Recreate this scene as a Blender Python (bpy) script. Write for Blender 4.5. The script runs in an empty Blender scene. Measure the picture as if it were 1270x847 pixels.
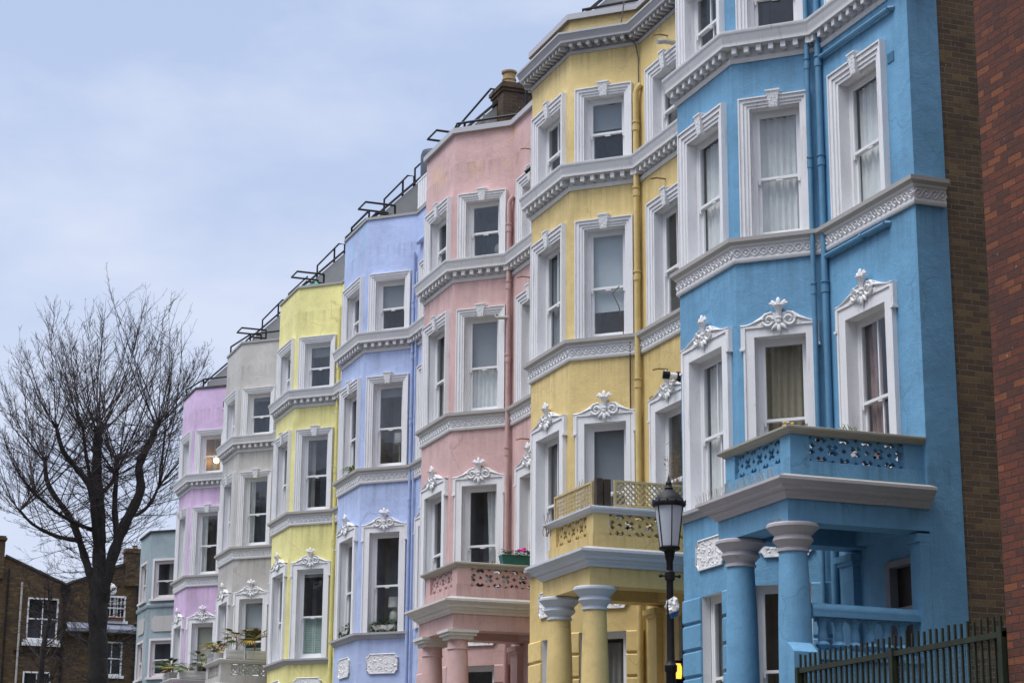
import bpy, bmesh, math, random
from mathutils import Vector, Matrix, noise
random.seed(7)
PI = math.pi
scene = bpy.context.scene
COL = scene.collection
GZ = 2.0            # ground level along the terrace
FX = 13.36          # plane of the flat house fronts
UY = 21.06          # near party line of the first house
W = 6.0             # house width

# ------------------------------------------------------------------ materials
MATS = {}
def new_mat(name):
    m = bpy.data.materials.new(name); m.use_nodes = True
    nt = m.node_tree; nt.nodes.clear()
    out = nt.nodes.new('ShaderNodeOutputMaterial')
    b = nt.nodes.new('ShaderNodeBsdfPrincipled')
    nt.links.new(b.outputs[0], out.inputs[0])
    return m, nt, b
def nd(nt, typ, **kw):
    n = nt.nodes.new(typ)
    for k, v in kw.items():
        if k in ('operation', 'blend_type', 'data_type', 'noise_dimensions', 'feature', 'interpolation', 'wave_type', 'bands_direction'):
            setattr(n, k, v)
    return n
def math_n(nt, op, a, b=None, clamp=False):
    n = nt.nodes.new('ShaderNodeMath'); n.operation = op; n.use_clamp = clamp
    for i, v in enumerate((a, b)):
        if v is None: continue
        if isinstance(v, (int, float)): n.inputs[i].default_value = v
        else: nt.links.new(v, n.inputs[i])
    return n.outputs[0]
def noise_n(nt, vec, scale, detail=4, rough=.6):
    n = nt.nodes.new('ShaderNodeTexNoise'); n.inputs['Scale'].default_value = scale
    n.inputs['Detail'].default_value = detail; n.inputs['Roughness'].default_value = rough
    nt.links.new(vec, n.inputs['Vector']); return n.outputs['Fac']
def ramp(nt, fac, lo, hi, a=0., b=1.):
    n = nt.nodes.new('ShaderNodeMapRange'); n.inputs[1].default_value = lo; n.inputs[2].default_value = hi
    n.inputs[3].default_value = a; n.inputs[4].default_value = b
    nt.links.new(fac, n.inputs[0]); return n.outputs[0]
def mixc(nt, fac, a, b, mode='MIX'):
    n = nt.nodes.new('ShaderNodeMix'); n.data_type = 'RGBA'; n.blend_type = mode
    ins = (n.inputs[0], n.inputs[6], n.inputs[7])
    for i, v in zip(ins, (fac, a, b)):
        if isinstance(v, (int, float)): i.default_value = v
        elif isinstance(v, tuple): i.default_value = (*v[:3], 1)
        else: nt.links.new(v, i)
    return n.outputs[2]
def mapping(nt, vec, scale):
    n = nt.nodes.new('ShaderNodeMapping'); n.inputs['Scale'].default_value = scale
    nt.links.new(vec, n.inputs['Vector']); return n.outputs[0]
def objvec(nt):
    return nt.nodes.new('ShaderNodeTexCoord').outputs['Object']
def posvec(nt):
    return nt.nodes.new('ShaderNodeNewGeometry').outputs['Position']
def bump(nt, b, h, strength, dist):
    n = nt.nodes.new('ShaderNodeBump'); n.inputs['Strength'].default_value = strength
    n.inputs['Distance'].default_value = dist; nt.links.new(h, n.inputs['Height'])
    nt.links.new(n.outputs[0], b.inputs['Normal'])
def clampc(c): return tuple(max(0., min(1., x)) for x in c)
def srgb(r, g, b):
    f = lambda c: c/12.92 if c <= .04045 else ((c+.055)/1.055)**2.4
    return tuple(f(x/255.) for x in (r, g, b))

def stucco(name, c, patch=None, streak=.34, tint=(.36, .34, .30)):
    """painted render: slow mottling, faint run-down streaks, fine trowel bump"""
    m, nt, b = new_mat(name)
    p = posvec(nt)
    n1 = noise_n(nt, p, .9, 6, .65)
    n2 = noise_n(nt, mapping(nt, p, (7, 7, .45)), 1.0, 5, .7)
    n3 = noise_n(nt, p, 14, 4, .6)
    dark = tuple(x*.78 for x in c); lite = clampc(tuple(x*1.12+.012 for x in c))
    col = mixc(nt, ramp(nt, n1, .3, .7), dark, lite)
    col = mixc(nt, math_n(nt, 'MULTIPLY', ramp(nt, n2, .52, .78, 0, 1), streak), col, tuple(x*t*1.6 for x, t in zip(c, tint)))
    col = mixc(nt, ramp(nt, n3, .55, .8, 0, .26), col, tuple(x*.55 for x in c))
    # older repair patches with a soft edge, and hairline cracks
    pr = noise_n(nt, mapping(nt, p, (.8, .8, .55)), 1.3, 2, .4)
    col = mixc(nt, ramp(nt, pr, .585, .60, 0, .10), col, clampc(tuple(x*1.25+.02 for x in c)))
    vo = nt.nodes.new('ShaderNodeTexVoronoi'); vo.feature = 'DISTANCE_TO_EDGE'; vo.inputs['Scale'].default_value = .9
    wn = nt.nodes.new('ShaderNodeTexNoise'); wn.inputs['Scale'].default_value = 3.5; wn.inputs['Detail'].default_value = 6; nt.links.new(p, wn.inputs['Vector'])
    wv = nt.nodes.new('ShaderNodeVectorMath'); wv.operation = 'MULTIPLY_ADD'; wv.inputs[1].default_value = (.35, .35, .35); nt.links.new(wn.outputs['Color'], wv.inputs[0]); nt.links.new(p, wv.inputs[2])
    nt.links.new(wv.outputs[0], vo.inputs['Vector'])
    ck = math_n(nt, 'MULTIPLY', ramp(nt, vo.outputs['Distance'], .004, .011, 1., 0.), ramp(nt, noise_n(nt, p, .8, 2, .5), .50, .62, 0, .42))
    col = mixc(nt, ck, col, tuple(x*.5 for x in c))
    # blotchy damp and soot
    dm = noise_n(nt, mapping(nt, p, (2.2, 2.2, 1.1)), 1.6, 8, .75)
    col = mixc(nt, ramp(nt, dm, .56, .74, 0, streak*.9), col, tuple(x*t*1.7 for x, t in zip(c, tint)))
    # rain-washed dirt runs starting at each ledge
    sep = nt.nodes.new('ShaderNodeSeparateXYZ'); nt.links.new(p, sep.inputs[0])
    runs = noise_n(nt, mapping(nt, p, (11, 11, .35)), 1., 4, .65); tot = None
    for lev, ln in ((15.17, .5), (12.72, .75), (9.775, .7), (6.42, .6), (5.90, .25)):
        t_ = math_n(nt, 'MULTIPLY', ramp(nt, sep.outputs[2], lev-ln, lev, 0, 1), math_n(nt, 'LESS_THAN', sep.outputs[2], lev))
        tot = t_ if tot is None else math_n(nt, 'ADD', tot, t_)
    col = mixc(nt, math_n(nt, 'MULTIPLY', math_n(nt, 'MULTIPLY', tot, ramp(nt, runs, .44, .68)), .55), col, tuple(x*t*1.35 for x, t in zip(c, tint)))
    fl_ = noise_n(nt, p, 60, 3, .7)
    col = mixc(nt, ramp(nt, fl_, .60, .80, 0, .22), col, clampc(tuple(x*1.5+.05 for x in c)))
    if patch:
        pc, z0, sc, amt = patch
        zz = ramp(nt, sep.outputs[2], z0, z0+.45)
        pn = noise_n(nt, mapping(nt, p, (1, 1, .7)), sc, 7, .72)
        f = math_n(nt, 'MULTIPLY', math_n(nt, 'MULTIPLY', ramp(nt, pn, .53, .64), zz, True), amt)
        col = mixc(nt, f, col, pc)
    nt.links.new(col, b.inputs['Base Color'])
    b.inputs['Roughness'].default_value = .62
    b.inputs['Specular IOR Level'].default_value = .35
    h = math_n(nt, 'ADD', noise_n(nt, p, 45, 5, .6), math_n(nt, 'MULTIPLY', noise_n(nt, p, 6, 4, .6), 2.2))
    bump(nt, b, h, .42, .012)
    return m
def trim_white(name, c=(.74, .74, .75), grime=.5, scale=1.):
    m, nt, b = new_mat(name)
    p = posvec(nt)
    n1 = noise_n(nt, p, 1.7*scale, 7, .7)
    n2 = noise_n(nt, mapping(nt, p, (14, 14, 1.2)), 1., 4, .7)
    n3 = noise_n(nt, p, 22, 4, .65)
    col = mixc(nt, ramp(nt, n1, .35, .7, 0, .5*grime), c, tuple(x*.74 for x in c))
    col = mixc(nt, ramp(nt, n2, .58, .8, 0, grime), col, (.30, .285, .26))
    col = mixc(nt, ramp(nt, n3, .60, .78, 0, .7*grime), col, (.33, .31, .28))
    nt.links.new(col, b.inputs['Base Color']); b.inputs['Roughness'].default_value = .55
    b.inputs['Specular IOR Level'].default_value = .35
    bump(nt, b, noise_n(nt, p, 60, 4, .6), .25, .006)
    return m
def simple(name, c, rough=.6, metal=0., var=.25, scale=9., bumpd=0., spec=.4):
    m, nt, b = new_mat(name)
    p = objvec(nt)
    n1 = noise_n(nt, p, scale, 5, .65)
    col = mixc(nt, ramp(nt, n1, .3, .7), tuple(x*(1-var) for x in c), clampc(tuple(x*(1+var) for x in c)))
    nt.links.new(col, b.inputs['Base Color'])
    b.inputs['Roughness'].default_value = rough; b.inputs['Metallic'].default_value = metal
    b.inputs['Specular IOR Level'].default_value = spec
    if bumpd: bump(nt, b, noise_n(nt, p, scale*4, 4, .6), .5, bumpd)
    return m
def brick(name, ca, cb, cc, mortar, stain, rough=.85, bw=.228, rh=.077):
    m, nt, b = new_mat(name)
    tc = nt.nodes.new('ShaderNodeTexCoord')
    sn = nt.nodes.new('ShaderNodeSeparateXYZ'); nt.links.new(tc.outputs['Normal'], sn.inputs[0])
    isx = math_n(nt, 'GREATER_THAN', math_n(nt, 'ABSOLUTE', sn.outputs[0]), .5)
    sp = nt.nodes.new('ShaderNodeSeparateXYZ'); nt.links.new(posvec(nt), sp.inputs[0])
    hx = mixf(nt, isx, sp.outputs[0], sp.outputs[1])
    cx = nt.nodes.new('ShaderNodeCombineXYZ'); nt.links.new(hx, cx.inputs[0]); nt.links.new(sp.outputs[2], cx.inputs[1])
    wob = nt.nodes.new('ShaderNodeTexNoise'); wob.inputs['Scale'].default_value = 3.; nt.links.new(posvec(nt), wob.inputs['Vector'])
    vm = nt.nodes.new('ShaderNodeVectorMath'); vm.operation = 'SCALE'; vm.inputs['Scale'].default_value = .012
    nt.links.new(wob.outputs['Color'], vm.inputs[0])
    va = nt.nodes.new('ShaderNodeVectorMath'); va.operation = 'ADD'
    nt.links.new(cx.outputs[0], va.inputs[0]); nt.links.new(vm.outputs[0], va.inputs[1])
    def bt(c1, c2, mo, bias):
        t = nt.nodes.new('ShaderNodeTexBrick'); t.inputs['Scale'].default_value = 1.
        t.inputs['Brick Width'].default_value = bw; t.inputs['Row Height'].default_value = rh
        t.inputs['Mortar Size'].default_value = .007; t.inputs['Mortar Smooth'].default_value = .25
        t.inputs['Bias'].default_value = bias
        t.inputs['Color1'].default_value = (*c1, 1); t.inputs['Color2'].default_value = (*c2, 1); t.inputs['Mortar'].default_value = (*mo, 1)
        nt.links.new(va.outputs[0], t.inputs['Vector']); return t
    t1 = bt(ca, cb, mortar, 0.)
    # one random value per brick, then a second random tone from it
    t2 = bt((0, 0, 0), (1, 1, 1), (.4, .4, .4), 0.)
    sc2 = nt.nodes.new('ShaderNodeSeparateColor'); nt.links.new(t2.outputs['Color'], sc2.inputs[0])
    r = sc2.outputs[0]
    hsh = math_n(nt, 'FRACT', math_n(nt, 'MULTIPLY', r, 37.3))
    pick = math_n(nt, 'MULTIPLY', math_n(nt, 'GREATER_THAN', hsh, .86), math_n(nt, 'SUBTRACT', 1., t1.outputs['Fac']))
    col = mixc(nt, pick, t1.outputs['Color'], cc)
    n1 = noise_n(nt, posvec(nt), 1.1, 7, .7)
    col = mixc(nt, ramp(nt, n1, .48, .72, 0, .75), col, stain)
    n2 = noise_n(nt, posvec(nt), 30, 5, .7)
    col = mixc(nt, ramp(nt, n2, .45, .75, 0, .45), col, tuple(x*.5 for x in ca))
    n3 = noise_n(nt, posvec(nt), 17, 2, .5)
    col = mixc(nt, ramp(nt, n3, .73, .76, 0, .6), col, (.36, .34, .3))
    nt.links.new(col, b.inputs['Base Color']); b.inputs['Roughness'].default_value = rough
    b.inputs['Specular IOR Level'].default_value = .25
    h = math_n(nt, 'ADD', math_n(nt, 'SUBTRACT', 1., t1.outputs['Fac']), math_n(nt, 'MULTIPLY', n2, .6))
    bump(nt, b, h, .9, .02)
    return m
def mixf(nt, fac, a, b):
    n = nt.nodes.new('ShaderNodeMix'); n.data_type = 'FLOAT'
    nt.links.new(fac, n.inputs[0]); nt.links.new(a, n.inputs[2]); nt.links.new(b, n.inputs[3]); return n.outputs[0]
def glass(name, tint=(.82, .87, .88), refl=1.):
    m = bpy.data.materials.new(name); m.use_nodes = True; nt = m.node_tree; nt.nodes.clear()
    out = nt.nodes.new('ShaderNodeOutputMaterial'); mx = nt.nodes.new('ShaderNodeMixShader')
    tr = nt.nodes.new('ShaderNodeBsdfTransparent'); tr.inputs[0].default_value = (*tint, 1)
    gl = nt.nodes.new('ShaderNodeBsdfGlossy'); gl.inputs['Roughness'].default_value = .03
    fr = nt.nodes.new('ShaderNodeFresnel'); fr.inputs[0].default_value = 1.5
    n = nt.nodes.new('ShaderNodeTexNoise'); n.inputs['Scale'].default_value = 2.3
    nt.links.new(posvec(nt), n.inputs['Vector'])
    bp = nt.nodes.new('ShaderNodeBump'); bp.inputs['Strength'].default_value = .15; bp.inputs['Distance'].default_value = .02
    nt.links.new(n.outputs['Fac'], bp.inputs['Height']); nt.links.new(bp.outputs[0], gl.inputs['Normal'])
    nt.links.new(math_n(nt, 'MINIMUM', math_n(nt, 'MULTIPLY', fr.outputs[0], 2.), refl), mx.inputs[0])
    nt.links.new(tr.outputs[0], mx.inputs[1]); nt.links.new(gl.outputs[0], mx.inputs[2]); nt.links.new(mx.outputs[0], out.inputs[0])
    return m
def emit(name, c, s):
    m = bpy.data.materials.new(name); m.use_nodes = True; nt = m.node_tree; nt.nodes.clear()
    out = nt.nodes.new('ShaderNodeOutputMaterial'); e = nt.nodes.new('ShaderNodeEmission')
    e.inputs[0].default_value = (*c, 1); e.inputs[1].default_value = s
    nt.links.new(e.outputs[0], out.inputs[0]); return m

WHITE = trim_white('white_trim_paint', grime=.7)
ORN = trim_white('white_ornament_paint', (.73, .73, .735), .4)
CORN = trim_white('sooty_cornice_paint', (.64, .64, .645), .75, 1.6)
STONE = trim_white('weathered_sill_stone', (.42, .405, .385), .7)
LEDGE = trim_white('mossy_ledge_stone', (.34, .325, .28), .8, 2.)
GREYTRIM = trim_white('grey_cornice_paint', (.42, .42, .44), .4)
MAUVE = trim_white('grey_mauve_cornice_paint', (.45, .425, .445), .85, 1.5)
BLUEWHITE = trim_white('cool_white_cornice_paint', (.52, .56, .62), .35)
CREAMTRIM = trim_white('cream_cornice_paint', (.60, .575, .55), .6)
SASH = trim_white('white_sash_paint', (.74, .74, .75), .15)
PVC = trim_white('pale_frame_paint', (.60, .57, .57), .1)
GLASS = glass('window_glass', (.86, .89, .90), .115)
GLASS2 = glass('old_window_glass', (.7, .74, .76), .2)
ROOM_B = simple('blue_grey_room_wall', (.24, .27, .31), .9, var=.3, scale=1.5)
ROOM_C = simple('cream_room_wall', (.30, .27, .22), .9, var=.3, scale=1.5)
ROOM = simple('dim_room_wall', (.16, .155, .165), .9, var=.4, scale=2)  # dimness of an unlit interior put into the lining colour
CURT_W = simple('white_net_curtain', (.76, .76, .74), .9, var=.08, scale=6)
CURT_B = simple('beige_curtain', (.36, .32, .235), .9, var=.1, scale=6)
CURT_P = simple('brown_pink_drape', (.30, .20, .19), .9, var=.3, scale=5)
CURT_G = simple('grey_curtain', (.28, .27, .255), .9, var=.12, scale=6)
BLIND_W = simple('pale_blue_roller_blind', (.50, .54, .56), .8, var=.06, scale=3)
BLIND_G = simple('grey_roller_blind', (.27, .29, .31), .8, var=.06, scale=3)
BLIND_C = simple('cream_roller_blind', (.50, .50, .42), .8, var=.06, scale=3)
SHUT = simple('pale_green_shutter_paint', (.42, .53, .47), .6, var=.1, scale=5)
BLACK = simple('black_iron_paint', (.008, .008, .009), .5, .0, .3, 14, spec=.22)
DARKG = simple('dark_green_fence_paint', (.018, .024, .013), .5, 0., .35, 6)
MESH_G = simple('galvanised_mesh', (.16, .19, .18), .6, .3, .2, 10)
SLATE = simple('roof_slate', (.09, .095, .11), .6, 0, .3, 4, .01)
LEAD = simple('lead_flashing', (.17, .18, .22), .55, 0, .25, 5)
PARTY = trim_white('dirty_party_wall_render', (.33, .325, .31), 1.2, 1.5)
COPED = simple('dark_coping', (.05, .042, .042), .8, 0, .5, 6, .01)
POT = simple('buff_chimney_pot', (.30, .21, .10), .8, 0, .25, 7, .01)
BR_BROWN = brick('brown_stock_brick', (.165, .108, .062), (.095, .064, .044), (.20, .135, .066), (.20, .175, .14), (.075, .054, .04))
BR_RED = brick('red_brick', (.150, .046, .026), (.075, .032, .024), (.20, .068, .030), (.040, .034, .032), (.045, .028, .026))
BR_FAR = brick('yellow_stock_brick', (.125, .076, .036), (.085, .052, .028), (.16, .105, .048), (.11, .09, .065), (.045, .032, .022))
BR_CHIM = brick('sooty_chimney_brick', (.095, .06, .036), (.055, .036, .026), (.14, .09, .05), (.10, .085, .07), (.03, .023, .02))
BARK = simple('dark_bark', (.019, .0155, .014), .9, 0, .4, 5, .02)
TWIG = simple('dark_twig', (.040, .029, .029), .9, 0, .3, 5)
LEAF = simple('green_leaf', (.055, .10, .025), .6, 0, .5, 12)
LEAFD = simple('dark_green_leaf', (.032, .062, .02), .6, 0, .5, 12)
PALM_G = simple('palm_leaf_green', (.10, .15, .03), .55, 0, .4, 6)
PALM_Y = simple('palm_leaf_yellowed', (.32, .21, .035), .6, 0, .35, 6)
GRASSY = simple('bright_grass_blade', (.20, .26, .05), .6, 0, .4, 8)
DRY = simple('dry_stem', (.22, .14, .07), .9, 0, .4, 8)
PINKF = simple('magenta_petal', (.62, .03, .28), .6, 0, .2, 8)
YELLF = simple('yellow_petal', (.70, .42, .02), .6, 0, .2, 8)
TEALBOX = simple('teal_plastic', (.02, .13, .12), .5, 0, .15, 4)
SOIL = simple('potting_soil', (.03, .022, .015), .95, 0, .4, 12)
TRELLIS = simple('yellow_trellis_timber', (.47, .375, .20), .75, 0, .2, 8)
POSTW = simple('dark_stained_post', (.045, .032, .022), .8, 0, .4, 7)
TROUGH = trim_white('white_trough_paint', (.58, .57, .55), .7, 2.)
GREEN_T = simple('green_tarpaulin', (.015, .25, .14), .5, 0, .3, 6)
DARK_T = simple('dark_tarpaulin', (.035, .028, .028), .6, 0, .4, 6)
TANK = simple('dark_blue_plastic', (.045, .055, .08), .5, 0, .2, 4)
CERAM = simple('pale_ceramic', (.55, .55, .48), .4, 0, .1, 5)
SHADE = simple('white_lamp_shade', (.62, .60, .56), .8, 0, .08, 5)
FROST = simple('frosted_lantern_panel', (.42, .45, .51), .35, 0, .08, 3)
DOORW = simple('dark_door_paint', (.03, .022, .02), .5, 0, .3, 5)
DOORF = simple('pale_door_frame', (.22, .22, .24), .6, 0, .15, 5)
LAMPGLOW = emit('amber_lamp_glow', (1., .52, .06), 1.3)
BULB = emit('warm_bulb_glow', (1., .72, .32), 14.)
LIT_ROOM = simple('lamplit_tone_room_wall', (.24, .17, .13), .9, var=.2, scale=2)  # lit copy of the room wall, lamplight warmth put into its colour
WRAPW = simple('white_plastic_sheet', (.62, .62, .62), .5, 0, .15, 9)
WRAPB = simple('blue_plastic_sheet', (.03, .12, .32), .5, 0, .2, 9)
ASPH = simple('asphalt', (.05, .05, .052), .85, 0, .25, 6, .01)
PAVE = simple('paving_slab', (.22, .21, .2), .85, 0, .2, 3, .01)
EARTH = simple('earth_and_grass', (.06, .075, .035), .95, 0, .4, 1.3, .02)
KERBM = simple('granite_kerb', (.28, .27, .26), .8, 0, .15, 5)

# ------------------------------------------------------------------ mesh builder
class MB:
    def __init__(s): s.v = []; s.f = []; s.m = []
    def add(s, vs, fs, m=0, T=None):
        b = len(s.v)
        s.v.extend([tuple(T(Vector(p)) if T else p) for p in vs])
        for f in fs: s.f.append(tuple(b+i for i in f)); s.m.append(m)
    def box(s, a, b, m=0, T=None):
        (x0, y0, z0), (x1, y1, z1) = a, b
        vs = [(x, y, z) for z in (z0, z1) for y in (y0, y1) for x in (x0, x1)]
        s.add(vs, [(0, 2, 3, 1), (4, 5, 7, 6), (0, 1, 5, 4), (2, 6, 7, 3), (0, 4, 6, 2), (1, 3, 7, 5)], m, T)
    def prism(s, poly, d0, d1, m=0, T=None):
        """poly in (x,z); extruded along y from d0 to d1"""
        n = len(poly)
        vs = [(p[0], d0, p[1]) for p in poly]+[(p[0], d1, p[1]) for p in poly]
        fs = [tuple(range(n))[::-1], tuple(range(n, 2*n))]+[(i, (i+1) % n, n+(i+1) % n, n+i) for i in range(n)]
        s.add(vs, fs, m, T)
    def tube(s, pts, r, n=6, m=0, T=None, caps=True):
        pts = [Vector(p) for p in pts]
        rs = r if isinstance(r, (list, tuple)) else [r]*len(pts)
        vs = []; fs = []
        ref = None
        for i, p in enumerate(pts):
            t = (pts[min(i+1, len(pts)-1)]-pts[max(i-1, 0)])
            if t.length < 1e-9: t = Vector((0, 0, 1))
            t.normalize()
            if ref is None:
                ref = Vector((0, 0, 1)) if abs(t.z) < .9 else Vector((1, 0, 0))
            a = t.cross(ref)
            if a.length < 1e-6: a = t.orthogonal()
            a.normalize(); bb = t.cross(a); ref = -bb if False else ref
            for k in range(n):
                an = 2*PI*k/n
                vs.append(p+(a*math.cos(an)+bb*math.sin(an))*rs[i])
        for i in range(len(pts)-1):
            for k in range(n):
                fs.append((i*n+k, i*n+(k+1) % n, (i+1)*n+(k+1) % n, (i+1)*n+k))
        if caps and n > 2:
            fs.append(tuple(range(n))[::-1]); fs.append(tuple(range((len(pts)-1)*n, len(pts)*n)))
        s.add(vs, fs, m, T)
    def lathe(s, prof, c=(0, 0), n=24, m=0, T=None, caps=True):
        vs = []; fs = []
        for r, z in prof:
            for k in range(n):
                a = 2*PI*k/n; vs.append((c[0]+r*math.cos(a), c[1]+r*math.sin(a), z))
        for i in range(len(prof)-1):
            for k in range(n):
                fs.append((i*n+k, i*n+(k+1) % n, (i+1)*n+(k+1) % n, (i+1)*n+k))
        if caps:
            fs.append(tuple(range(n))[::-1]); fs.append(tuple(range((len(prof)-1)*n, len(prof)*n)))
        s.add(vs, fs, m, T)
    def ell(s, c, r, m=0, T=None, n=8, k=5, rot=None):
        vs = []; fs = []
        for i in range(k+1):
            th = PI*i/k
            for j in range(n):
                ph = 2*PI*j/n
                p = Vector((r[0]*math.sin(th)*math.cos(ph), r[1]*math.sin(th)*math.sin(ph), r[2]*math.cos(th)))
                if rot: p = rot @ p
                vs.append(p+Vector(c))
        for i in range(k):
            for j in range(n): fs.append((i*n+j, i*n+(j+1) % n, (i+1)*n+(j+1) % n, (i+1)*n+j))
        s.add(vs, fs, m, T)
    def sweep(s, path, prof, m=0, closed_ends=True, mids=None):
        """path: 2D polyline, outward is to its LEFT; prof: (offset, z) open chain. mids: material per profile segment"""
        n = len(path); dirs = []
        for i in range(n-1):
            d = Vector((path[i+1][0]-path[i][0], path[i+1][1]-path[i][1])); d.normalize(); dirs.append(d)
        mit = []
        for i in range(n):
            if i == 0: nn = Vector((-dirs[0].y, dirs[0].x)); mit.append(nn)
            elif i == n-1: nn = Vector((-dirs[-1].y, dirs[-1].x)); mit.append(nn)
            else:
                a = Vector((-dirs[i-1].y, dirs[i-1].x)); b = Vector((-dirs[i].y, dirs[i].x))
                mm = (a+b); mm.normalize(); mit.append(mm/max(.3, mm.dot(a)))
        k = len(prof); vs = []; base = len(s.v)
        for i in range(n):
            for o, z in prof: vs.append((path[i][0]+mit[i].x*o, path[i][1]+mit[i].y*o, z))
        s.v.extend(vs)
        for i in range(n-1):
            for j in range(k-1):
                s.f.append((base+i*k+j, base+i*k+j+1, base+(i+1)*k+j+1, base+(i+1)*k+j)); s.m.append(mids[j] if mids else m)
        if closed_ends:
            s.f.append(tuple(base+j for j in range(k))); s.m.append(m)
            s.f.append(tuple(base+(n-1)*k+j for j in range(k))[::-1]); s.m.append(m)
    def mesh(s, name, mats, recalc=True, smooth=True, bevel=0):
        me = bpy.data.meshes.new(name); me.from_pydata([tuple(v) for v in s.v], [], s.f)
        for m in (mats if isinstance(mats, (list, tuple)) else [mats]): me.materials.append(m)
        me.polygons.foreach_set('material_index', s.m)
        if recalc or bevel:
            bm = bmesh.new(); bm.from_mesh(me)
            bmesh.ops.recalc_face_normals(bm, faces=bm.faces)
            bm.to_mesh(me); bm.free()
        if smooth:
            me.polygons.foreach_set('use_smooth', [True]*len(me.polygons))
            me.set_sharp_from_angle(angle=math.radians(38))
        me.update(); return me
    def build(s, name, mats, parent=None, **kw):
        return link(name, s.mesh(name, mats, **kw), parent)
def link(name, me, parent=None, loc=None, rz=0., label=None):
    o = bpy.data.objects.new(name, me); COL.objects.link(o)
    if parent: o.parent = parent
    if loc is not None: o.location = loc
    if rz: o.rotation_euler.z = rz
    if label: o['label'] = label
    return o
def thing(name, label, cat, loc, rz=0., group=None):
    o = bpy.data.objects.new(name, None); COL.objects.link(o); o.location = loc; o.rotation_euler.z = rz
    o.empty_display_size = .3
    return tag(o, label, cat, group)
def tag(o, label, cat, group=None, kind=None):
    o['label'] = label; o['category'] = cat
    if group: o['group'] = group
    if kind: o['kind'] = kind
    return o
CACHE = {}
def cached(key, fn):
    if key not in CACHE: CACHE[key] = fn()
    return CACHE[key]

# ------------------------------------------------------------------ house plan (local: x rel FX, y rel party line, z rel ground)
def H(z): return z-GZ
B0, B1, B2, B3 = 2.44, 3.30, 5.09, 5.95     # near cant start, bay front, bay front end, far cant end
BD = -.90
class Facet:
    def __init__(s, a, b):
        s.P = Vector(a); d = Vector(b)-s.P; s.L = d.length; s.U = d/s.L; s.N = Vector((-s.U.y, s.U.x))
        s.ang = math.atan2(s.U.y, s.U.x)
    def at(s, u, o, z): p = s.P+s.U*u+s.N*o; return Vector((p.x, p.y, z))
    def T(s): return lambda v: s.at(v.x, v.y, v.z)
FLAT = Facet((0, 0), (0, B0)); CANT = Facet((0, B0), (BD, B1)); FRONT = Facet((BD, B1), (BD, B2)); FARC = Facet((BD, B2), (0, B3))
FAC = {'flat': FLAT, 'cant': CANT, 'front': FRONT}
PATH = [(0, 0), (0, B0), (BD, B1), (BD, B2), (0, B3), (0, W)]

# storeys: sill, head  (world z)
LV = {3: (13.155, 14.345), 2: (10.115, 12.0), 1: (6.555, 8.69), 0: (3.2, 5.32)}
OW = {'flat': 1.0, 'cant': .72, 'front': 1.05}     # clear widths
UC = {'flat': 1.34, 'cant': .625, 'front': .895}
G_W = {'front': .66, 'cant': .78}
G_U = {'front': .885, 'cant': .69}

def wall_panel(mb, fac, z0, z1, holes, m=0, u0=0., u1=None):
    """sheet with rectangular openings (u0,u1,z0,z1)"""
    u1 = fac.L if u1 is None else u1
    us = sorted({u0, u1, *[h[0] for h in holes], *[h[1] for h in holes]})
    zs = sorted({z0, z1, *[h[2] for h in holes], *[h[3] for h in holes]})
    for i in range(len(us)-1):
        for j in range(len(zs)-1):
            a, b, c, d = us[i], us[i+1], zs[j], zs[j+1]
            if any(h[0] <= a+1e-6 and h[1] >= b-1e-6 and h[2] <= c+1e-6 and h[3] >= d-1e-6 for h in holes): continue
            # subdivide tall strips a little so the render is not one perfect plane
            mb.add([fac.at(a, 0, c), fac.at(b, 0, c), fac.at(b, 0, d), fac.at(a, 0, d)], [(0, 1, 2, 3)], m)

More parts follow.
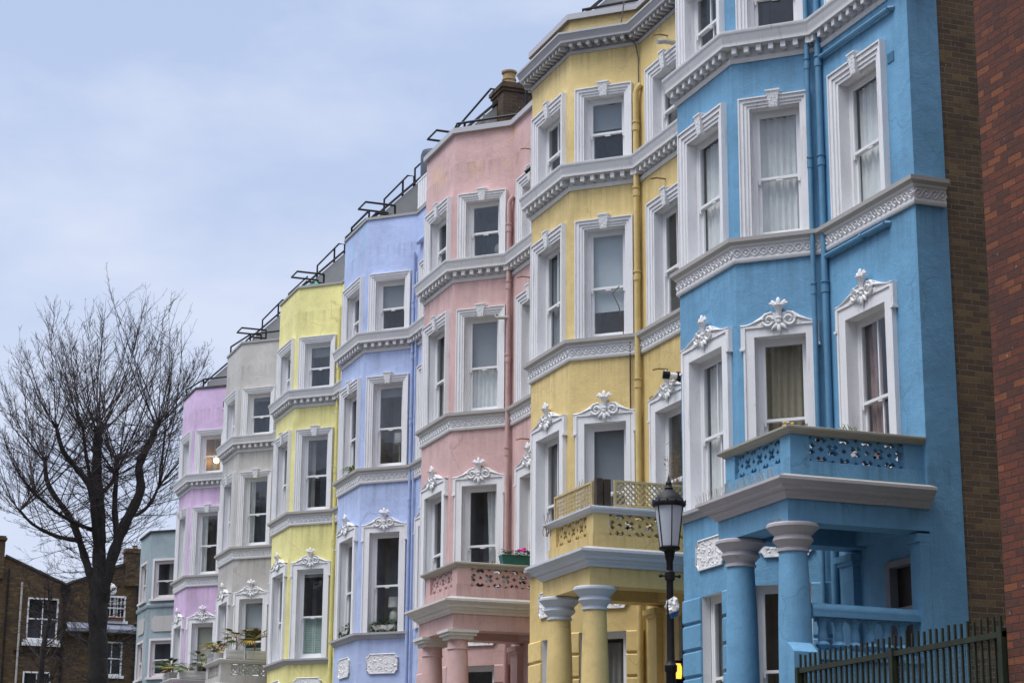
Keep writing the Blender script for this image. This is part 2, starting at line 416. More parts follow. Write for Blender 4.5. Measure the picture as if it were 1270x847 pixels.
# ------------------------------------------------------------------ windows. local: x along wall, y outward, z from the sill
def ring(mb, w, h, t, o0, o1, m=0, bottom=False, ear=0.):
    """architrave band round an opening of w x h, t wide, from offset o0 to o1"""
    mb.box((-w/2-t, o0, 0), (-w/2, o1, h+t), m); mb.box((w/2, o0, 0), (w/2+t, o1, h+t), m)
    mb.box((-w/2, o0, h), (w/2, o1, h+t), m)
RV = .125   # reveal depth
def surround_mesh(w, h, style, tw):
    mb = MB()
    # reveal lining (jambs, head) and inner sill
    mb.add([(-w/2, .0, 0), (-w/2, -RV, 0), (-w/2, -RV, h), (-w/2, 0, h)], [(0, 1, 2, 3)])
    mb.add([(w/2, .0, 0), (w/2, -RV, 0), (w/2, -RV, h), (w/2, 0, h)], [(0, 1, 2, 3)])
    mb.add([(-w/2, .0, h), (-w/2, -RV, h), (w/2, -RV, h), (w/2, 0, h)], [(0, 1, 2, 3)])
    mb.add([(-w/2, .0, 0.004), (-w/2, -RV-.1, 0.03), (w/2, -RV-.1, 0.03), (w/2, 0, 0.004)], [(0, 1, 2, 3)])
    if style == 'key':
        # stepped mouldings, outermost standing proudest
        a = tw*.34; b = tw*.30; c = tw*.24; d = tw*.12
        ring(mb, w, h, c, -.01, .035); ring(mb, w+2*c, h+c, b, -.01, .052)
        # the tall side runs start at z=0 so every ring is rebuilt to the floor of the opening
        ring(mb, w+2*(c+b), h+c+b, a, -.01, .072); ring(mb, w+2*(c+b+a), h+c+b+a, d, -.01, .092)
    elif style == 'crest':
        a = tw*.82; b = tw*.18
        ring(mb, w, h, a, -.01, .05); ring(mb, w+2*a, h+a, b, -.01, .068)
        # ears
        H2 = h+tw; o = w/2+tw
        for s_ in (-1, 1):
            x0, x1 = sorted((s_*(o-.01), s_*(o+.035)))
            mb.box((x0, -.01, H2-.30), (x1, .064, H2+.0))
            mb.box((x0-.012, -.01, H2-.335), (x1+.012, .085, H2-.303))
        # ogee head
        top = []
        k = o+.035
        for i in range(13):
            t = i/12.; x = -k+(k-.10)*t
            top.append((x, H2+.012+.158*(3*t*t-2*t**3)**1.5))
        poly = top+[(-x, z) for x, z in top[::-1]]+[(k, H2-.02), (-k, H2-.02)]
        mb.prism(poly[::-1], -.01, .058)
        mb.tube([(x, .062, z) for x, z in top], .014, 5); mb.tube([(-x, .062, z) for x, z in top], .014, 5)
    elif style == 'plain':
        ring(mb, w, h, .07, -.01, .035); mb.box((-w/2-.12, -.01, -.075), (w/2+.12, .09, -.003))
    elif style == 'flush':
        pass
    return mb.mesh('window_surround', [WHITE if style != 'plain' else PVC])
def keystone_mesh(h, tw):
    mb = MB(); z0 = h-.03; z1 = h+tw+.045
    vs = []
    for z, hw, o in ((z0, .058, .09), (z1, .092, .118)):
        vs += [(-hw, -.01, z), (hw, -.01, z), (hw, o, z), (-hw, o, z)]
    mb.add(vs, [(0, 1, 2, 3), (7, 6, 5, 4), (0, 4, 5, 1), (1, 5, 6, 2), (2, 6, 7, 3), (3, 7, 4, 0)])
    mb.box((-.104, -.01, z1), (.104, .13, z1+.022))
    for i in range(6):
        for j in range(4):   # worm-eaten face
            z = z0+.03+i*(z1-z0-.05)/5.; hw = .05+.028*(z-z0)/(z1-z0); x = -hw+j*hw*2/3.+random.uniform(-.007, .007); o = .09+.028*(z-z0)/(z1-z0)
            if (i+j) % 3: mb.ell((x, o, z), (.013, .009, .011), n=6, k=4)
    return mb.mesh('keystone', [ORN])
def crest_mesh(w, h, tw):
    """scrolls, fleur and pendant leaf over the head"""
    mb = MB(); zb = h+tw; y = .07; sx = 1.0 if w < .9 else 1.15
    for s_ in (-1, 1):
        pts = []; rs = []
        for i in range(36):
            t = i/35.; a = PI*.62+t*PI*2.9; r = .100*(1-.80*t)
            pts.append((s_*sx*(.142-r*math.cos(a)), y+.014*math.sin(t*3), zb+.058+r*math.sin(a))); rs.append(.022-.007*t)
        mb.tube(pts, rs, 6)
        tail = []
        for i in range(9):
            t = i/8.; tail.append((s_*(sx*.235+(w/2+tw-.03-sx*.235)*t), y-.01*t, zb+.085*(1-t)**1.5+.004+.012*math.sin(t*PI)))
        mb.tube(tail, [.022-.012*i/8. for i in range(9)], 6)
        for a_, l_ in ((.40, .10), (.85, .085), (.0, .09)):
            rot = Matrix.Rotation(s_*(PI/2-a_), 3, 'Y')
            mb.ell((s_*(sx*.215+.055*math.cos(a_)), y-.012, zb+.0+.045*math.sin(a_)-.018), (.019, .02, l_*.6), rot=rot, n=6, k=4)
        rot = Matrix.Rotation(s_*.62, 3, 'Y')
        mb.ell((s_*.058, y+.014, zb+.275), (.033, .026, .072), rot=rot, n=8, k=6)
        rot = Matrix.Rotation(s_*1.35, 3, 'Y')
        mb.ell((s_*.100, y+.012, zb+.282), (.022, .022, .040), rot=rot, n=8, k=5)
        rot = Matrix.Rotation(-s_*.80, 3, 'Y')
        mb.ell((s_*.062, y+.008, zb-.035), (.027, .024, .066), rot=rot, n=8, k=5)
    mb.ell((0, y+.022, zb+.295), (.036, .03, .078), n=8, k=6)
    mb.tube([(0, y, zb+.06), (0, y+.008, zb+.14), (0, y+.010, zb+.20), (0, y+.012, zb+.255)], [.036, .030, .044, .078], 10)
    mb.ell((0, y+.012, zb+.085), (.05, .034, .026)); mb.ell((0, y+.01, zb+.035), (.036, .03, .036))
    mb.ell((0, y+.008, zb-.060), (.034, .028, .066), n=8, k=6)
    mb.ell((0, y+.0, zb-.128), (.017, .017, .02), n=6, k=4)
    return mb.mesh('crest', [ORN])
def sash_mesh(w, h, bar, mat, fy=-RV):
    """box frame, upper (outer) sash, lower (inner) sash, horns"""
    mb = MB(); f = .055; s = .045; mid = h*.47
    y0, y1 = fy-.09, fy
    mb.box((-w/2, y0, 0), (-w/2+f, y1, h)); mb.box((w/2-f, y0, 0), (w/2, y1, h)); mb.box((-w/2+f, y0, h-f), (w/2-f, y1, h)); mb.box((-w/2+f, y0, 0), (w/2-f, y1+.03, .05))
    a, b = -w/2+f, w/2-f
    yo0, yo1 = fy-.042, fy-.008
    yi0, yi1 = fy-.084, fy-.05
    for (ya, yb, z0, z1, tb, tt) in ((yo0, yo1, mid-.02, h-f, .04, s), (yi0, yi1, .05, mid+.02, .075, .04)):
        mb.box((a, ya, z0), (a+s, yb, z1)); mb.box((b-s, ya, z0), (b, yb, z1))
        mb.box((a+s, ya, z0), (b-s, yb, z0+tb)); mb.box((a+s, ya, z1-tt), (b-s, yb, z1))
        if bar: mb.box((-.014, ya+.004, z0+tb), (.014, yb-.004, z1-tt))
    for x in (a+s*.5, b-s*.5):
        mb.prism([(x-.02, mid-.02), (x+.02, mid-.02), (x+.014, mid-.075), (x-.014, mid-.085)], yo0, yo1)
    mb.box((a+.10, yo1, mid-.012), (a+.16, yo1+.02, mid+.006)) if w > .8 else None
    mb.box((-.05, yo0-.01, mid-.045), (.05, yo1-.004, mid-.0205))
    return mb.mesh('sash_frame', [mat])
def pane_mesh(w, h, fy=-RV):
    mb = MB(); f = .09; mid = h*.47
    for (y, z0, z1) in ((fy-.025, mid, h-f), (fy-.067, .11, mid)):
        mb.add([(-w/2+f, y, z0), (w/2-f, y, z0), (w/2-f, y, z1), (-w/2+f, y, z1)], [(0, 1, 2, 3)])
    return mb.mesh('pane', [GLASS])
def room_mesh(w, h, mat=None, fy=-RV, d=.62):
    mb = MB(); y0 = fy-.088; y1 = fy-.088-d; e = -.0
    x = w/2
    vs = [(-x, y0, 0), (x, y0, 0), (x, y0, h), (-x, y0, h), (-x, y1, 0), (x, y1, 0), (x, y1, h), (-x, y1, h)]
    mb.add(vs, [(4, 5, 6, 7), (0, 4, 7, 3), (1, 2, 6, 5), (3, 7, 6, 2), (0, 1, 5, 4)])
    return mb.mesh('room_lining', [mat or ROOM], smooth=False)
def curtain_mesh(x0, x1, z0, z1, mat, seed, fy=-RV, amp=.022, gather=0.):
    mb = MB(); rnd = random.Random(seed); n = max(16, int((x1-x0)*90)); k = 7; vs = []
    ph = [rnd.uniform(0, 6) for _ in range(4)]
    for j in range(k+1):
        t = j/k; z = z0+(z1-z0)*t
        for i in range(n+1):
            u = i/n; x = x0+(x1-x0)*u
            if gather: x = x0+(x1-x0)*(u*(1-gather*math.sin(PI*(1-t)*.5)))
            w_ = math.sin(u*(x1-x0)*62+ph[0]+.5*math.sin(u*9+ph[1])+.3*t)+.5*math.sin(u*(x1-x0)*27+ph[2]+.4*t)
            vs.append((x, fy-.14+amp*w_, z))
    fs = [(j*(n+1)+i, j*(n+1)+i+1, (j+1)*(n+1)+i+1, (j+1)*(n+1)+i) for j in range(k) for i in range(n)]
    mb.add(vs, fs); return mb.mesh('curtain', [mat], recalc=False)
def blind_mesh(w, z0, z1, mat, fy=-RV):
    mb = MB(); mb.box((-w/2+.06, fy-.125, z0), (w/2-.06, fy-.119, z1)); mb.tube([(-w/2+.07, fy-.122, z0), (w/2-.07, fy-.122, z0)], .012, 6)
    return mb.mesh('roller_blind', [mat])
def shutter_mesh(w, z0, z1, fy=-RV):
    mb = MB()
    for a, b in ((-w/2+.08, -.005), (.005, w/2-.08)):
        mb.box((a, fy-.14, z0), (a+.04, fy-.11, z1)); mb.box((b-.04, fy-.14, z0), (b, fy-.11, z1))
        mb.box((a+.04, fy-.14, z0), (b-.04, fy-.11, z0+.06)); mb.box((a+.04, fy-.14, z1-.05), (b-.04, fy-.11, z1))
        z = z0+.07
        while z < z1-.08:
            mb.add([(a+.04, fy-.112, z), (b-.04, fy-.112, z), (b-.04, fy-.14, z+.052), (a+.04, fy-.14, z+.052)], [(0, 1, 2, 3)])
            mb.add([(a+.04, fy-.118, z-.002), (b-.04, fy-.118, z-.002), (b-.04, fy-.146, z+.05), (a+.04, fy-.146, z+.05)], [(0, 1, 2, 3)]); z += .055
    return mb.mesh('louvre_shutter', [SHUT])
def add_window(root, fac, u, zs, w, h, style, tw, content=None, bar=False, sashmat=None, fy=-RV, lit=False, label=None, plainhead=False):
    p = fac.at(u, 0, H(zs))
    key = (round(w, 3), round(h, 3), style, round(tw, 3))
    o = link('window', cached(('sur',)+key, lambda: surround_mesh(w, h, style, tw)), root, p, fac.ang, label)
    link('sash_frame', cached(('sash', w, h, bar, str(sashmat), fy), lambda: sash_mesh(w, h, bar, sashmat or SASH, fy)), o)
    link('pane', cached(('pane', w, h, fy), lambda: pane_mesh(w, h, fy)), o)
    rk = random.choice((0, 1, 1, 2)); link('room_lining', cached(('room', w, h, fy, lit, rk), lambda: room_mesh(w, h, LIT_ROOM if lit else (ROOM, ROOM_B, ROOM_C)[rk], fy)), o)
    if style == 'key' and not plainhead: link('keystone', cached(('key', h, tw), lambda: keystone_mesh(h, tw)), o)
    if style == 'crest': link('crest', cached(('crest', w, h, tw), lambda: crest_mesh(w, h, tw)), o)
    for c in (content or []):
        seed = random.randint(0, 10**6)
        if c[0] == 'curtain':
            _, x0, x1, z0, z1, mat, g = c
            link('curtain', curtain_mesh(x0*w/2, x1*w/2, z0*h, z1*h, mat, seed, fy, gather=g), o)
        elif c[0] == 'blind': link('roller_blind', blind_mesh(w, c[1]*h, h-.03, c[2], fy), o)
        elif c[0] == 'shutter': link('louvre_shutter', shutter_mesh(w, .06, c[1]*h, fy), o)
    return o

# ------------------------------------------------------------------ bands
def full_path(y0=0., ret=0.):
    p = [(0, y0)]+PATH[1:]
    return ([(ret, y0)]+p) if ret else p
def along(path, o):
    """segments of the path offset outward by o, as (start, end) 2D"""
    mb = MB(); mb.sweep(path, [(o, 0), (o, 1)], closed_ends=False)
    pts = [Vector(mb.v[i*2][:2]) for i in range(len(path))]
    return [(pts[i], pts[i+1]) for i in range(len(pts)-1)]
def guilloche_band(path):
    mb = MB()
    prof = [(-.02, H(9.775)), (.035, H(9.775)), (.05, H(9.80)), (.05, H(9.825)), (.04, H(9.83)), (.04, H(9.985)), (.052, H(9.99)), (.07, H(10.01)),
            (.075, H(10.02)), (.12, H(10.05)), (.13, H(10.055)), (.135, H(10.11)), (-.02, H(10.125))]
    mids = [0]*9+[1, 1, 1]
    mids[8] = 1
    mb.sweep(path, prof, 0, mids=mids)
    zc = H(9.907)
    for a, b in along(path, .04):
        d = b-a; L = d.length
        if L < .12: continue
        d /= L; nrm = Vector((-d.y, d.x)); n = max(1, round(L/.128)); p = L/n
        P = lambda u, o, z: (a.x+d.x*u+nrm.x*o, a.y+d.y*u+nrm.y*o, z)
        for ph in (0, PI):
            pts = []
            for i in range(n*8+1):
                u = i*p/8.; pts.append(P(u, .008+.004*math.sin(PI*u/p*1.+ph), zc+.052*math.sin(PI*u/p+ph)))
            mb.tube(pts, .0125, 4, 0)
        for i in range(n):
            c = P((i+.5)*p, .004, zc)
            mb.ell(c, (.024, .024, .024), 0, n=6, k=4)
        for i in range(n+1):
            for dz in (-.045, .045):
                if i in (0, n): continue
                mb.ell(P(i*p, 0, zc+dz), (.013, .013, .013), 0, n=5, k=3)
    return mb.mesh('sill_band', [ORN, STONE])
def dentil_band(path, z0, z1, lip, per, bh, trim, top):
    mb = MB(); hgt = z1-z0
    f = lambda t: H(z0+hgt*t)
    prof = [(-.02, f(0)), (.022, f(0)), (.03, f(.06)), (.045, f(.12)), (.012, f(.14)), (.012, f(.47)), (lip*.80, f(.475)), (lip*.80, f(.54)), (lip*.82, f(.62)), (lip*.86, f(.66)),
            (lip*.90, f(.78)), (lip*.97, f(.86)), (lip, f(.88)), (lip, f(.985)), (-.02, f(1.0))]
    mids = [0]*12+[0, 1]
    mb.sweep(path, prof, 0, mids=mids)
    for a, b in along(path, .012):
        d = b-a; L = d.length
        if L < .15: continue
        d /= L; nrm = Vector((-d.y, d.x)); n = max(1, round(L/per)); p = L/n
        T = lambda v: Vector((a.x+d.x*v.x+nrm.x*v.y, a.y+d.y*v.x+nrm.y*v.y, v.z))
        for i in range(n):
            c = (i+.5)*p; hw = p*.20
            mb.box((c-hw, -.005, f(.24)), (c+hw, lip*.80-.045, f(.473)), 0, T)
    return mb.mesh('dentil_band', [trim, top])
def sill_string(path):
    mb = MB()
    mb.sweep(path, [(-.02, H(6.42)), (.02, H(6.42)), (.03, H(6.45)), (.06, H(6.475)), (.06, H(6.49)), (.10, H(6.505)), (.105, H(6.55)), (-.02, H(6.56))])
    return mb.mesh('sill_string', [GREYTRIM])
def plaque_mesh(w, h):
    """vermiculated panel with scooped corners"""
    mb = MB(); r = h*.17; nx, ny = int(w/.021), int(h/.021)
    def inside(x, z):
        if abs(x) > w/2 or abs(z) > h/2: return False
        return not (math.hypot(abs(x)-w/2, abs(z)-h/2) < r)
    out = []
    for cx, cz, a0 in ((w/2, h/2, PI*1.5), (-w/2, h/2, 2*PI), (-w/2, -h/2, PI*.5), (w/2, -h/2, PI)):
        for i in range(6):
            a = a0-PI/2*i/5.
            out.append((cx+r*math.cos(a), cz+r*math.sin(a)))
    mb.prism(out, -.01, .022)
    mb.tube([(x, .026, z) for x, z in out+out[:1]], .014, 5)
    idx = {}; vs = []
    for j in range(ny+1):
        for i in range(nx+1):
            x = -w/2+w*i/nx; z = -h/2+h*j/ny
            if inside(x*1.04, z*1.04):
                q = Vector((x*21, z*21, 3.3)); d = noise.voronoi(q)[0]
                hgt = min(1., max(0., (d[1]-d[0]-.10)*3.5))
                idx[(i, j)] = len(vs); vs.append((x, .010+.024*hgt, z))
    fs = []
    for (i, j) in idx:
        q = [(i, j), (i+1, j), (i+1, j+1), (i, j+1)]
        if all(k in idx for k in q): fs.append(tuple(idx[k] for k in q))
    mb.add(vs, fs)
    return mb.mesh('plaque', [ORN], recalc=False)

# ------------------------------------------------------------------ porch and balcony
PX, PN, PF = -1.92, .09, 1.92       # beam face, near face, far face
def clip_poly(poly, x0, x1, z0, z1):
    def cut(poly, ax, v, keep_less):
        out = []
        for i in range(len(poly)):
            a, b = poly[i], poly[(i+1) % len(poly)]
            ia = (a[ax] <= v) if keep_less else (a[ax] >= v); ib = (b[ax] <= v) if keep_less else (b[ax] >= v)
            if ia: out.append(a)
            if ia != ib:
                t = (v-a[ax])/(b[ax]-a[ax]); out.append((a[0]+(b[0]-a[0])*t, a[1]+(b[1]-a[1])*t))
        return out
    for ax, v, k in ((0, x0, False), (0, x1, True), (1, z0, False), (1, z1, True)):
        if len(poly) < 3: return []
        poly = cut(poly, ax, v, k)
    return poly if len(poly) >= 3 else []
def pierced_panel(mb, L, h, T, th=.078, c=.0555):
    """fretwork of crosses and diamonds cut through a slab of length L, height h"""
    s = c/math.sqrt(2); R = int((L+h)/c)+6
    def hole(a, b):
        for da, db in ((0, 0), (1, 0), (-1, 0), (0, 1), (0, -1)):
            if (a-da) % 4 == 0 and (b-db) % 4 == 0: return True
        return a % 4 == 2 and b % 4 == 2
    for a in range(-R, R):
        for b in range(-R, R):
            if hole(a, b): continue
            ux, uz = L/2+(a-b)*s*1.0, h/2+(a+b)*s*1.0
            if ux < -c or ux > L+c or uz < -c or uz > h+c: continue
            p = clip_poly([(ux-s, uz), (ux, uz-s), (ux+s, uz), (ux, uz+s)], 0, L, 0, h)
            if p: mb.prism(p, -th, 0, 0, T)
def ring_panel(mb, L, h, T, th=.05):
    """screen-block panel: rings with a cross in squares"""
    n = max(1, round(L/.26)); p = L/n; rows = max(1, round(h/.26)); q = h/rows
    for i in range(n+1): mb.box((i*p-.018 if i else 0, -th, 0), (i*p+.018 if i < n else L, 0, h), 0, T)
    for j in range(rows+1): mb.box((0, -th+.002, max(0, j*q-.018)), (L, -.002, min(h, j*q+.018)), 0, T)
    for i in range(n):
        for j in range(rows):
            c = ((i+.5)*p, (j+.5)*q); r = .36*min(p, q)
            mb.tube([(c[0]+r*math.cos(a*PI/8), -th/2, c[1]+r*math.sin(a*PI/8)) for a in range(17)], .02, 5, 0, T)
            for s_ in (-1, 1): mb.tube([(c[0]-.47*p, -th/2, c[1]-s_*.47*q), (c[0]+.47*p, -th/2, c[1]+s_*.47*q)], .017, 4, 0, T)
def column_mesh(style):
    mb = MB(); z0, zt = H(2.9), H(5.63)
    r0, r1 = .205, .168
    mb.lathe([(r0+.05, z0), (r0+.05, z0+.1), (r0, z0+.16), (r0, z0+.9), ((r0+r1)/2+.008, z0+1.7), (r1, zt-.33)], n=32, m=0)
    if style == 'round':
        mb.lathe([(r1, zt-.335), (r1+.022, zt-.33), (r1+.022, zt-.305), (r1+.006, zt-.29), (r1+.012, zt-.265), (r1+.045, zt-.235), (r1+.075, zt-.20), (r1+.062, zt-.165),
                  (r1+.05, zt-.145), (r1+.075, zt-.115), (r1+.115, zt-.075), (r1+.13, zt-.055), (r1+.145, zt-.05), (r1+.145, zt-.02), (r1+.13, zt-.003), (r1+.0, zt-.002)], n=36, m=1)
    else:
        mb.lathe([(r1, zt-.335), (r1+.02, zt-.32), (r1+.01, zt-.29), (r1, zt-.16)], n=32, m=0)
        for a, b_, z_, z2 in ((.04, .04, .16, .10), (.085, .085, .10, .05), (.115, .115, .05, .002)):
            e = r1+a; mb.box((-e, -e, zt-z_), (e, e, zt-z2), 1)
    return mb
def make_porch(root, wallm, corn, spec):
    mb = MB()
    zb, zt = H(5.63), H(5.93)
    t = .34
    T = None
    near = PN
    # beams: near side, front, far side (butt jointed)
    mb.box((PX, near, zb), (0, near+t, zt)); mb.box((PX, PF-t, zb), (0, PF, zt)); mb.box((PX, near+t, zb), (PX+t, PF-t, zt))
    mb.box((PX+t, near+t, zt-.05), (0, PF-t, zt-.004))
    # inner beam along the house wall, blocking piece on the wall
    mb.box((-.16, near+t, zb+.03), (0, PF-t, zt-.055))
    p = mb.build('porch', [wallm], root)
    path = [(0, near), (PX, near), (PX, PF), (0, PF)]
    c = MB()
    c.sweep(path, [(-.05, H(5.90)), (.03, H(5.90)), (.04, H(5.935)), (.09, H(5.965)), (.09, H(5.985)), (.135, H(6.005)), (.145, H(6.04)), (.165, H(6.05)), (.19, H(6.085)), (.215, H(6.095)), (.215, H(6.13)), (.05, H(6.185)), (-.05, H(6.19))],
            mids=[0]*10+[1, 1])
    c.box((PX+.04, near+.04, H(6.13)), (0, PF-.04, H(6.18)), 1)
    c.build('cornice', [corn, LEDGE if spec.get('mossy') else STONE], p)
    cm = column_mesh(spec.get('cap', 'round'))
    me = cm.mesh('column', [wallm, corn])
    for y in (.30, 1.66): link('column', me, p, (PX+.17, y, 0))
    # pilasters with small capitals against the wall
    pl = MB()
    for y in (1.93,):
        pl.box((-.10, y-.16, 0), (0, y+.16, H(5.45))); pl.box((-.13, y-.19, H(5.45)), (0, y+.19, H(5.50))); pl.box((-.16, y-.22, H(5.50)), (0, y+.22, H(5.58)))
    pl.box((-.14, near+.005, 0), (0, near+.24, H(5.50))); pl.box((-.17, near+.002, H(5.50)), (0, near+.27, H(5.60)))
    pl.build('pilaster', [wallm], p)
    # floor, steps
    fl = MB(); fl.box((PX-.06, near, 0), (0, PF, H(3.0)))
    for i in range(4): fl.box((PX-.06-.3*(i+1), near+.35, 0), (PX-.06-.3*i, PF-.35, H(3.0)-.2*(i+1)))
    fl.build('porch_steps', [PAVE], p)
    # balcony
    bx, by0, by1 = PX+.08, near+.06, PF-.03
    b = MB(); z1, z2, z3 = H(6.175), H(6.385), H(6.70)
    b.box((bx, by0, z1), (0, by0+.16, z2)); b.box((bx, by1-.16, z1), (0, by1, z2)); b.box((bx, by0+.16, z1), (bx+.16, by1-.16, z2))
    pw = .27; g = .012
    for (x0, x1, y0, y1) in ((bx+g, bx+pw, by0+g, by0+pw), (bx+g, bx+pw, by1-pw, by1-g), (-pw, 0, by0+g, by0+.16), (-pw, 0, by1-.16, by1-g)):
        b.box((x0, y0, z2), (x1, y1, z3))
    bo = b.build('balcony', [wallm], root)
    fn = ring_panel if spec.get('rings') else pierced_panel
    for (o, U, L) in (((bx+pw, by0+.05), (1, 0), -pw-(bx+pw)), ((bx+.05, by1-pw), (0, -1), by1-by0-2*pw)):
        q = MB()
        N = (U[1], -U[0])
        Tf = lambda v, o=o, U=U, N=N: Vector((o[0]+U[0]*v.x+N[0]*v.y, o[1]+U[1]*v.x+N[1]*v.y, z2+v.z))
        fn(q, L, z3-z2, Tf); q.build('pierced_panel', [wallm], bo, smooth=False)
    cp = MB()
    cp.sweep([(0, by0+.08), (bx+.08, by0+.08), (bx+.08, by1-.08), (0, by1-.08)],
             [(-.13, z3), (.085, z3), (.10, z3+.025), (.13, z3+.035), (.15, z3+.06), (.15, z3+.085), (.10, z3+.10), (-.13, z3+.10), (-.13, z3)], closed_ends=True)
    cp.build('coping', [spec.get('coping', STONE)], bo)
    return p, bo

# ------------------------------------------------------------------ the standard house
def make_house(k, name_label, wallm, spec):
    root = thing('terraced_house', name_label, 'house', (FX, UY+W*k, GZ))
    y0 = .09 if k == 0 else 0.
    ret = .43 if k == 0 else 0.
    path = full_path(y0, ret)
    ztop = H(15.80)
    wl = MB()
    tws = {'front': .20, 'cant': .152, 'flat': .20}
    for fn, fac in FAC.items():
        holes = []
        for lv in (1, 2, 3):
            s, h = LV[lv]; w = OW[fn]; u = UC[fn]; holes.append((u-w/2, u+w/2, H(s), H(h)))
        if fn != 'flat':
            s, h = LV[0]; w = G_W[fn]; u = G_U[fn]; holes.append((u-w/2, u+w/2, H(s), H(h)))
        else: holes.append((.16, 1.08, H(3.0), H(5.36)))
        wall_panel(wl, fac, 0, ztop, holes, u0=(y0 if fn == 'flat' else 0.))
    wall_panel(wl, FARC, 0, ztop, []); wl.add([(0, B3, 0), (0, W, 0), (0, W, ztop), (0, B3, ztop)], [(0, 1, 2, 3)])
    if ret:
        # stucco returned round the end of the terrace
        wl.add([(ret+.07, y0, 0), (0, y0, 0), (0, y0, ztop), (ret, y0, ztop)], [(0, 1, 2, 3)])
        wl.add([(ret+.07, y0, 0), (ret, y0, ztop), (ret, y0+.03, ztop), (ret+.07, y0+.03, 0)], [(0, 1, 2, 3)])
    # inner face of the parapet
    inner = [(.24, y0), (.24, B0+.1), (BD+.24, B1+.1), (BD+.24, B2-.1), (.24, B3-.1), (.24, W)]
    for i in range(len(inner)-1):
        a, b = inner[i], inner[i+1]
        wl.add([(a[0], a[1], H(15.2)), (b[0], b[1], H(15.2)), (b[0], b[1], ztop), (a[0], a[1], ztop)], [(0, 1, 2, 3)])
    wl.build('wall', [wallm], root, recalc=False)
    # rusticated ground floor
    course = .366
    for fac, spans in ((FRONT, [(.012, G_U['front']-G_W['front']/2-.004), (G_U['front']+G_W['front']/2+.004, FRONT.L-.0)]),
                       (CANT, [(0.0, G_U['cant']-G_W['cant']/2-.004), (G_U['cant']+G_W['cant']/2+.004, CANT.L-.012)])):
        for a, b in spans:
            q = MB(); z = H(5.325)
            while z > .02:
                zz = max(.01, z-course+.03); T = fac.T(); e = .02
                vs = [(a, -.12, zz), (b, -.12, zz), (b, -.12, z), (a, -.12, z), (a, .012, zz), (b, .012, zz), (b, .012, z), (a, .012, z),
                      (a+e*.4, .032, zz+e), (b-e*.4, .032, zz+e), (b-e*.4, .032, z-e), (a+e*.4, .032, z-e)]
                q.add(vs, [(0, 3, 2, 1), (0, 1, 5, 4), (1, 2, 6, 5), (2, 3, 7, 6), (3, 0, 4, 7), (4, 5, 9, 8), (5, 6, 10, 9), (6, 7, 11, 10), (7, 4, 8, 11), (8, 9, 10, 11)], 0, T)
                z -= course
            q.build('rustication', [wallm], root, smooth=False)
    # bands
    link('sill_band', cached(('guil', ret), lambda: guilloche_band(path)), root)
    link('dentil_band', cached(('dent', ret), lambda: dentil_band(path, 12.72, 13.155, .21, .19, 1, CORN, STONE)), root)
    bay = [(0, B0), (BD, B1), (BD, B2), (0, B3)]
    link('sill_string', cached('string', lambda: sill_string(bay)), root)
    if spec.get('top_cornice'):
        link('top_cornice', cached(('topc', ret), lambda: dentil_band(path, 15.17, 15.50, .27, .15, 1, GREYTRIM, COPED)), root)
    # parapet coping
    cp = MB(); o = .07 if spec.get('thick_coping') else .03; ch = .10 if spec.get('thick_coping') else .055
    cp.sweep(path, [(-.28, ztop-.004), (o, ztop-.004), (o, ztop+ch), (-.28, ztop+ch+.015), (-.28, ztop-.004)])
    cp.build('coping', [spec.get('cope', STONE)], root)
    # windows
    cont = spec.get('win', {})
    for lv in (3, 2, 1, 0):
        for fn in ('front', 'cant', 'flat'):
            fac = FAC[fn]; s, h = LV[lv]
            if lv == 0:
                if fn == 'flat': continue
                add_window(root, fac, G_U[fn], s, G_W[fn], h-s, 'flush', .1, cont.get((0, fn)), False, fy=-.13); continue
            if lv == 3 and k == 0: pass
            c = cont.get((lv, fn), [])
            bar = (lv, fn) in spec.get('bars', ())
            add_window(root, fac, UC[fn], s, OW[fn], h-s, 'crest' if lv == 1 else 'key', tws[fn], c, bar, lit=(lv, fn) in spec.get('lit', ()), plainhead=(lv == 3 and k >= 3))
    # door in the porch
    d = MB(); d.box((-.02+.10, .16, H(3.0)), (.16, 1.08, H(5.36)), 1); d.build('door', [DOORF, DOORW], root)
    f = MB(); 
    f.box((-.035, .12, H(3.0)), (.08, .20, H(5.30))); f.box((-.035, 1.0, H(3.0)), (.08, 1.10, H(5.30))); f.box((-.04, .12, H(5.30)), (.08, 1.10, H(5.38))); f.box((-.03, .20, H(4.72)), (.08, 1.0, H(4.79)))
    f.build('door_frame', [DOORF], root)
    # plaques below the first floor windows
    if spec.get('plaques', True):
        link('plaque', cached('plf', lambda: plaque_mesh(.86, .40)), root, FRONT.at(FRONT.L/2, 0, H(5.89)), FRONT.ang)
        link('plaque', cached('plc', lambda: plaque_mesh(.74, .40)), root, CANT.at(CANT.L/2, 0, H(5.89)), CANT.ang)
    # roof and party wall
    r = MB()
    r.add([(BD+.2, B1+.12, H(15.5)), (BD+.2, B2-.12, H(15.5)), (.2, B3-.12, H(15.5)), (.2, W-.1, H(15.5)), (.3, W-.1, H(15.5)), (.3, y0+.1, H(15.5)), (.2, y0+.1, H(15.5)), (.2, B0+.12, H(15.5))], [(0, 1, 2, 3, 4, 5, 6, 7)])
    r.add([(.3, y0+.1, H(15.5)), (.3, W-.1, H(15.5)), (3.0, W-.1, H(17.9)), (3.0, y0+.1, H(17.9))], [(0, 1, 2, 3)])
    r.add([(3.0, y0+.1, H(17.9)), (3.0, W-.1, H(17.9)), (8.6, W-.1, H(18.1)), (8.6, y0+.1, H(18.1))], [(0, 1, 2, 3)])
    r.build('roof', [SLATE], root)
    pw = MB()
    prof = [(.03, H(15.5)), (.03, H(16.70)), (1.75, H(18.43)), (8.6, H(18.43)), (8.6, H(15.5))]
    pw.prism(prof, W-.11, W+.10)
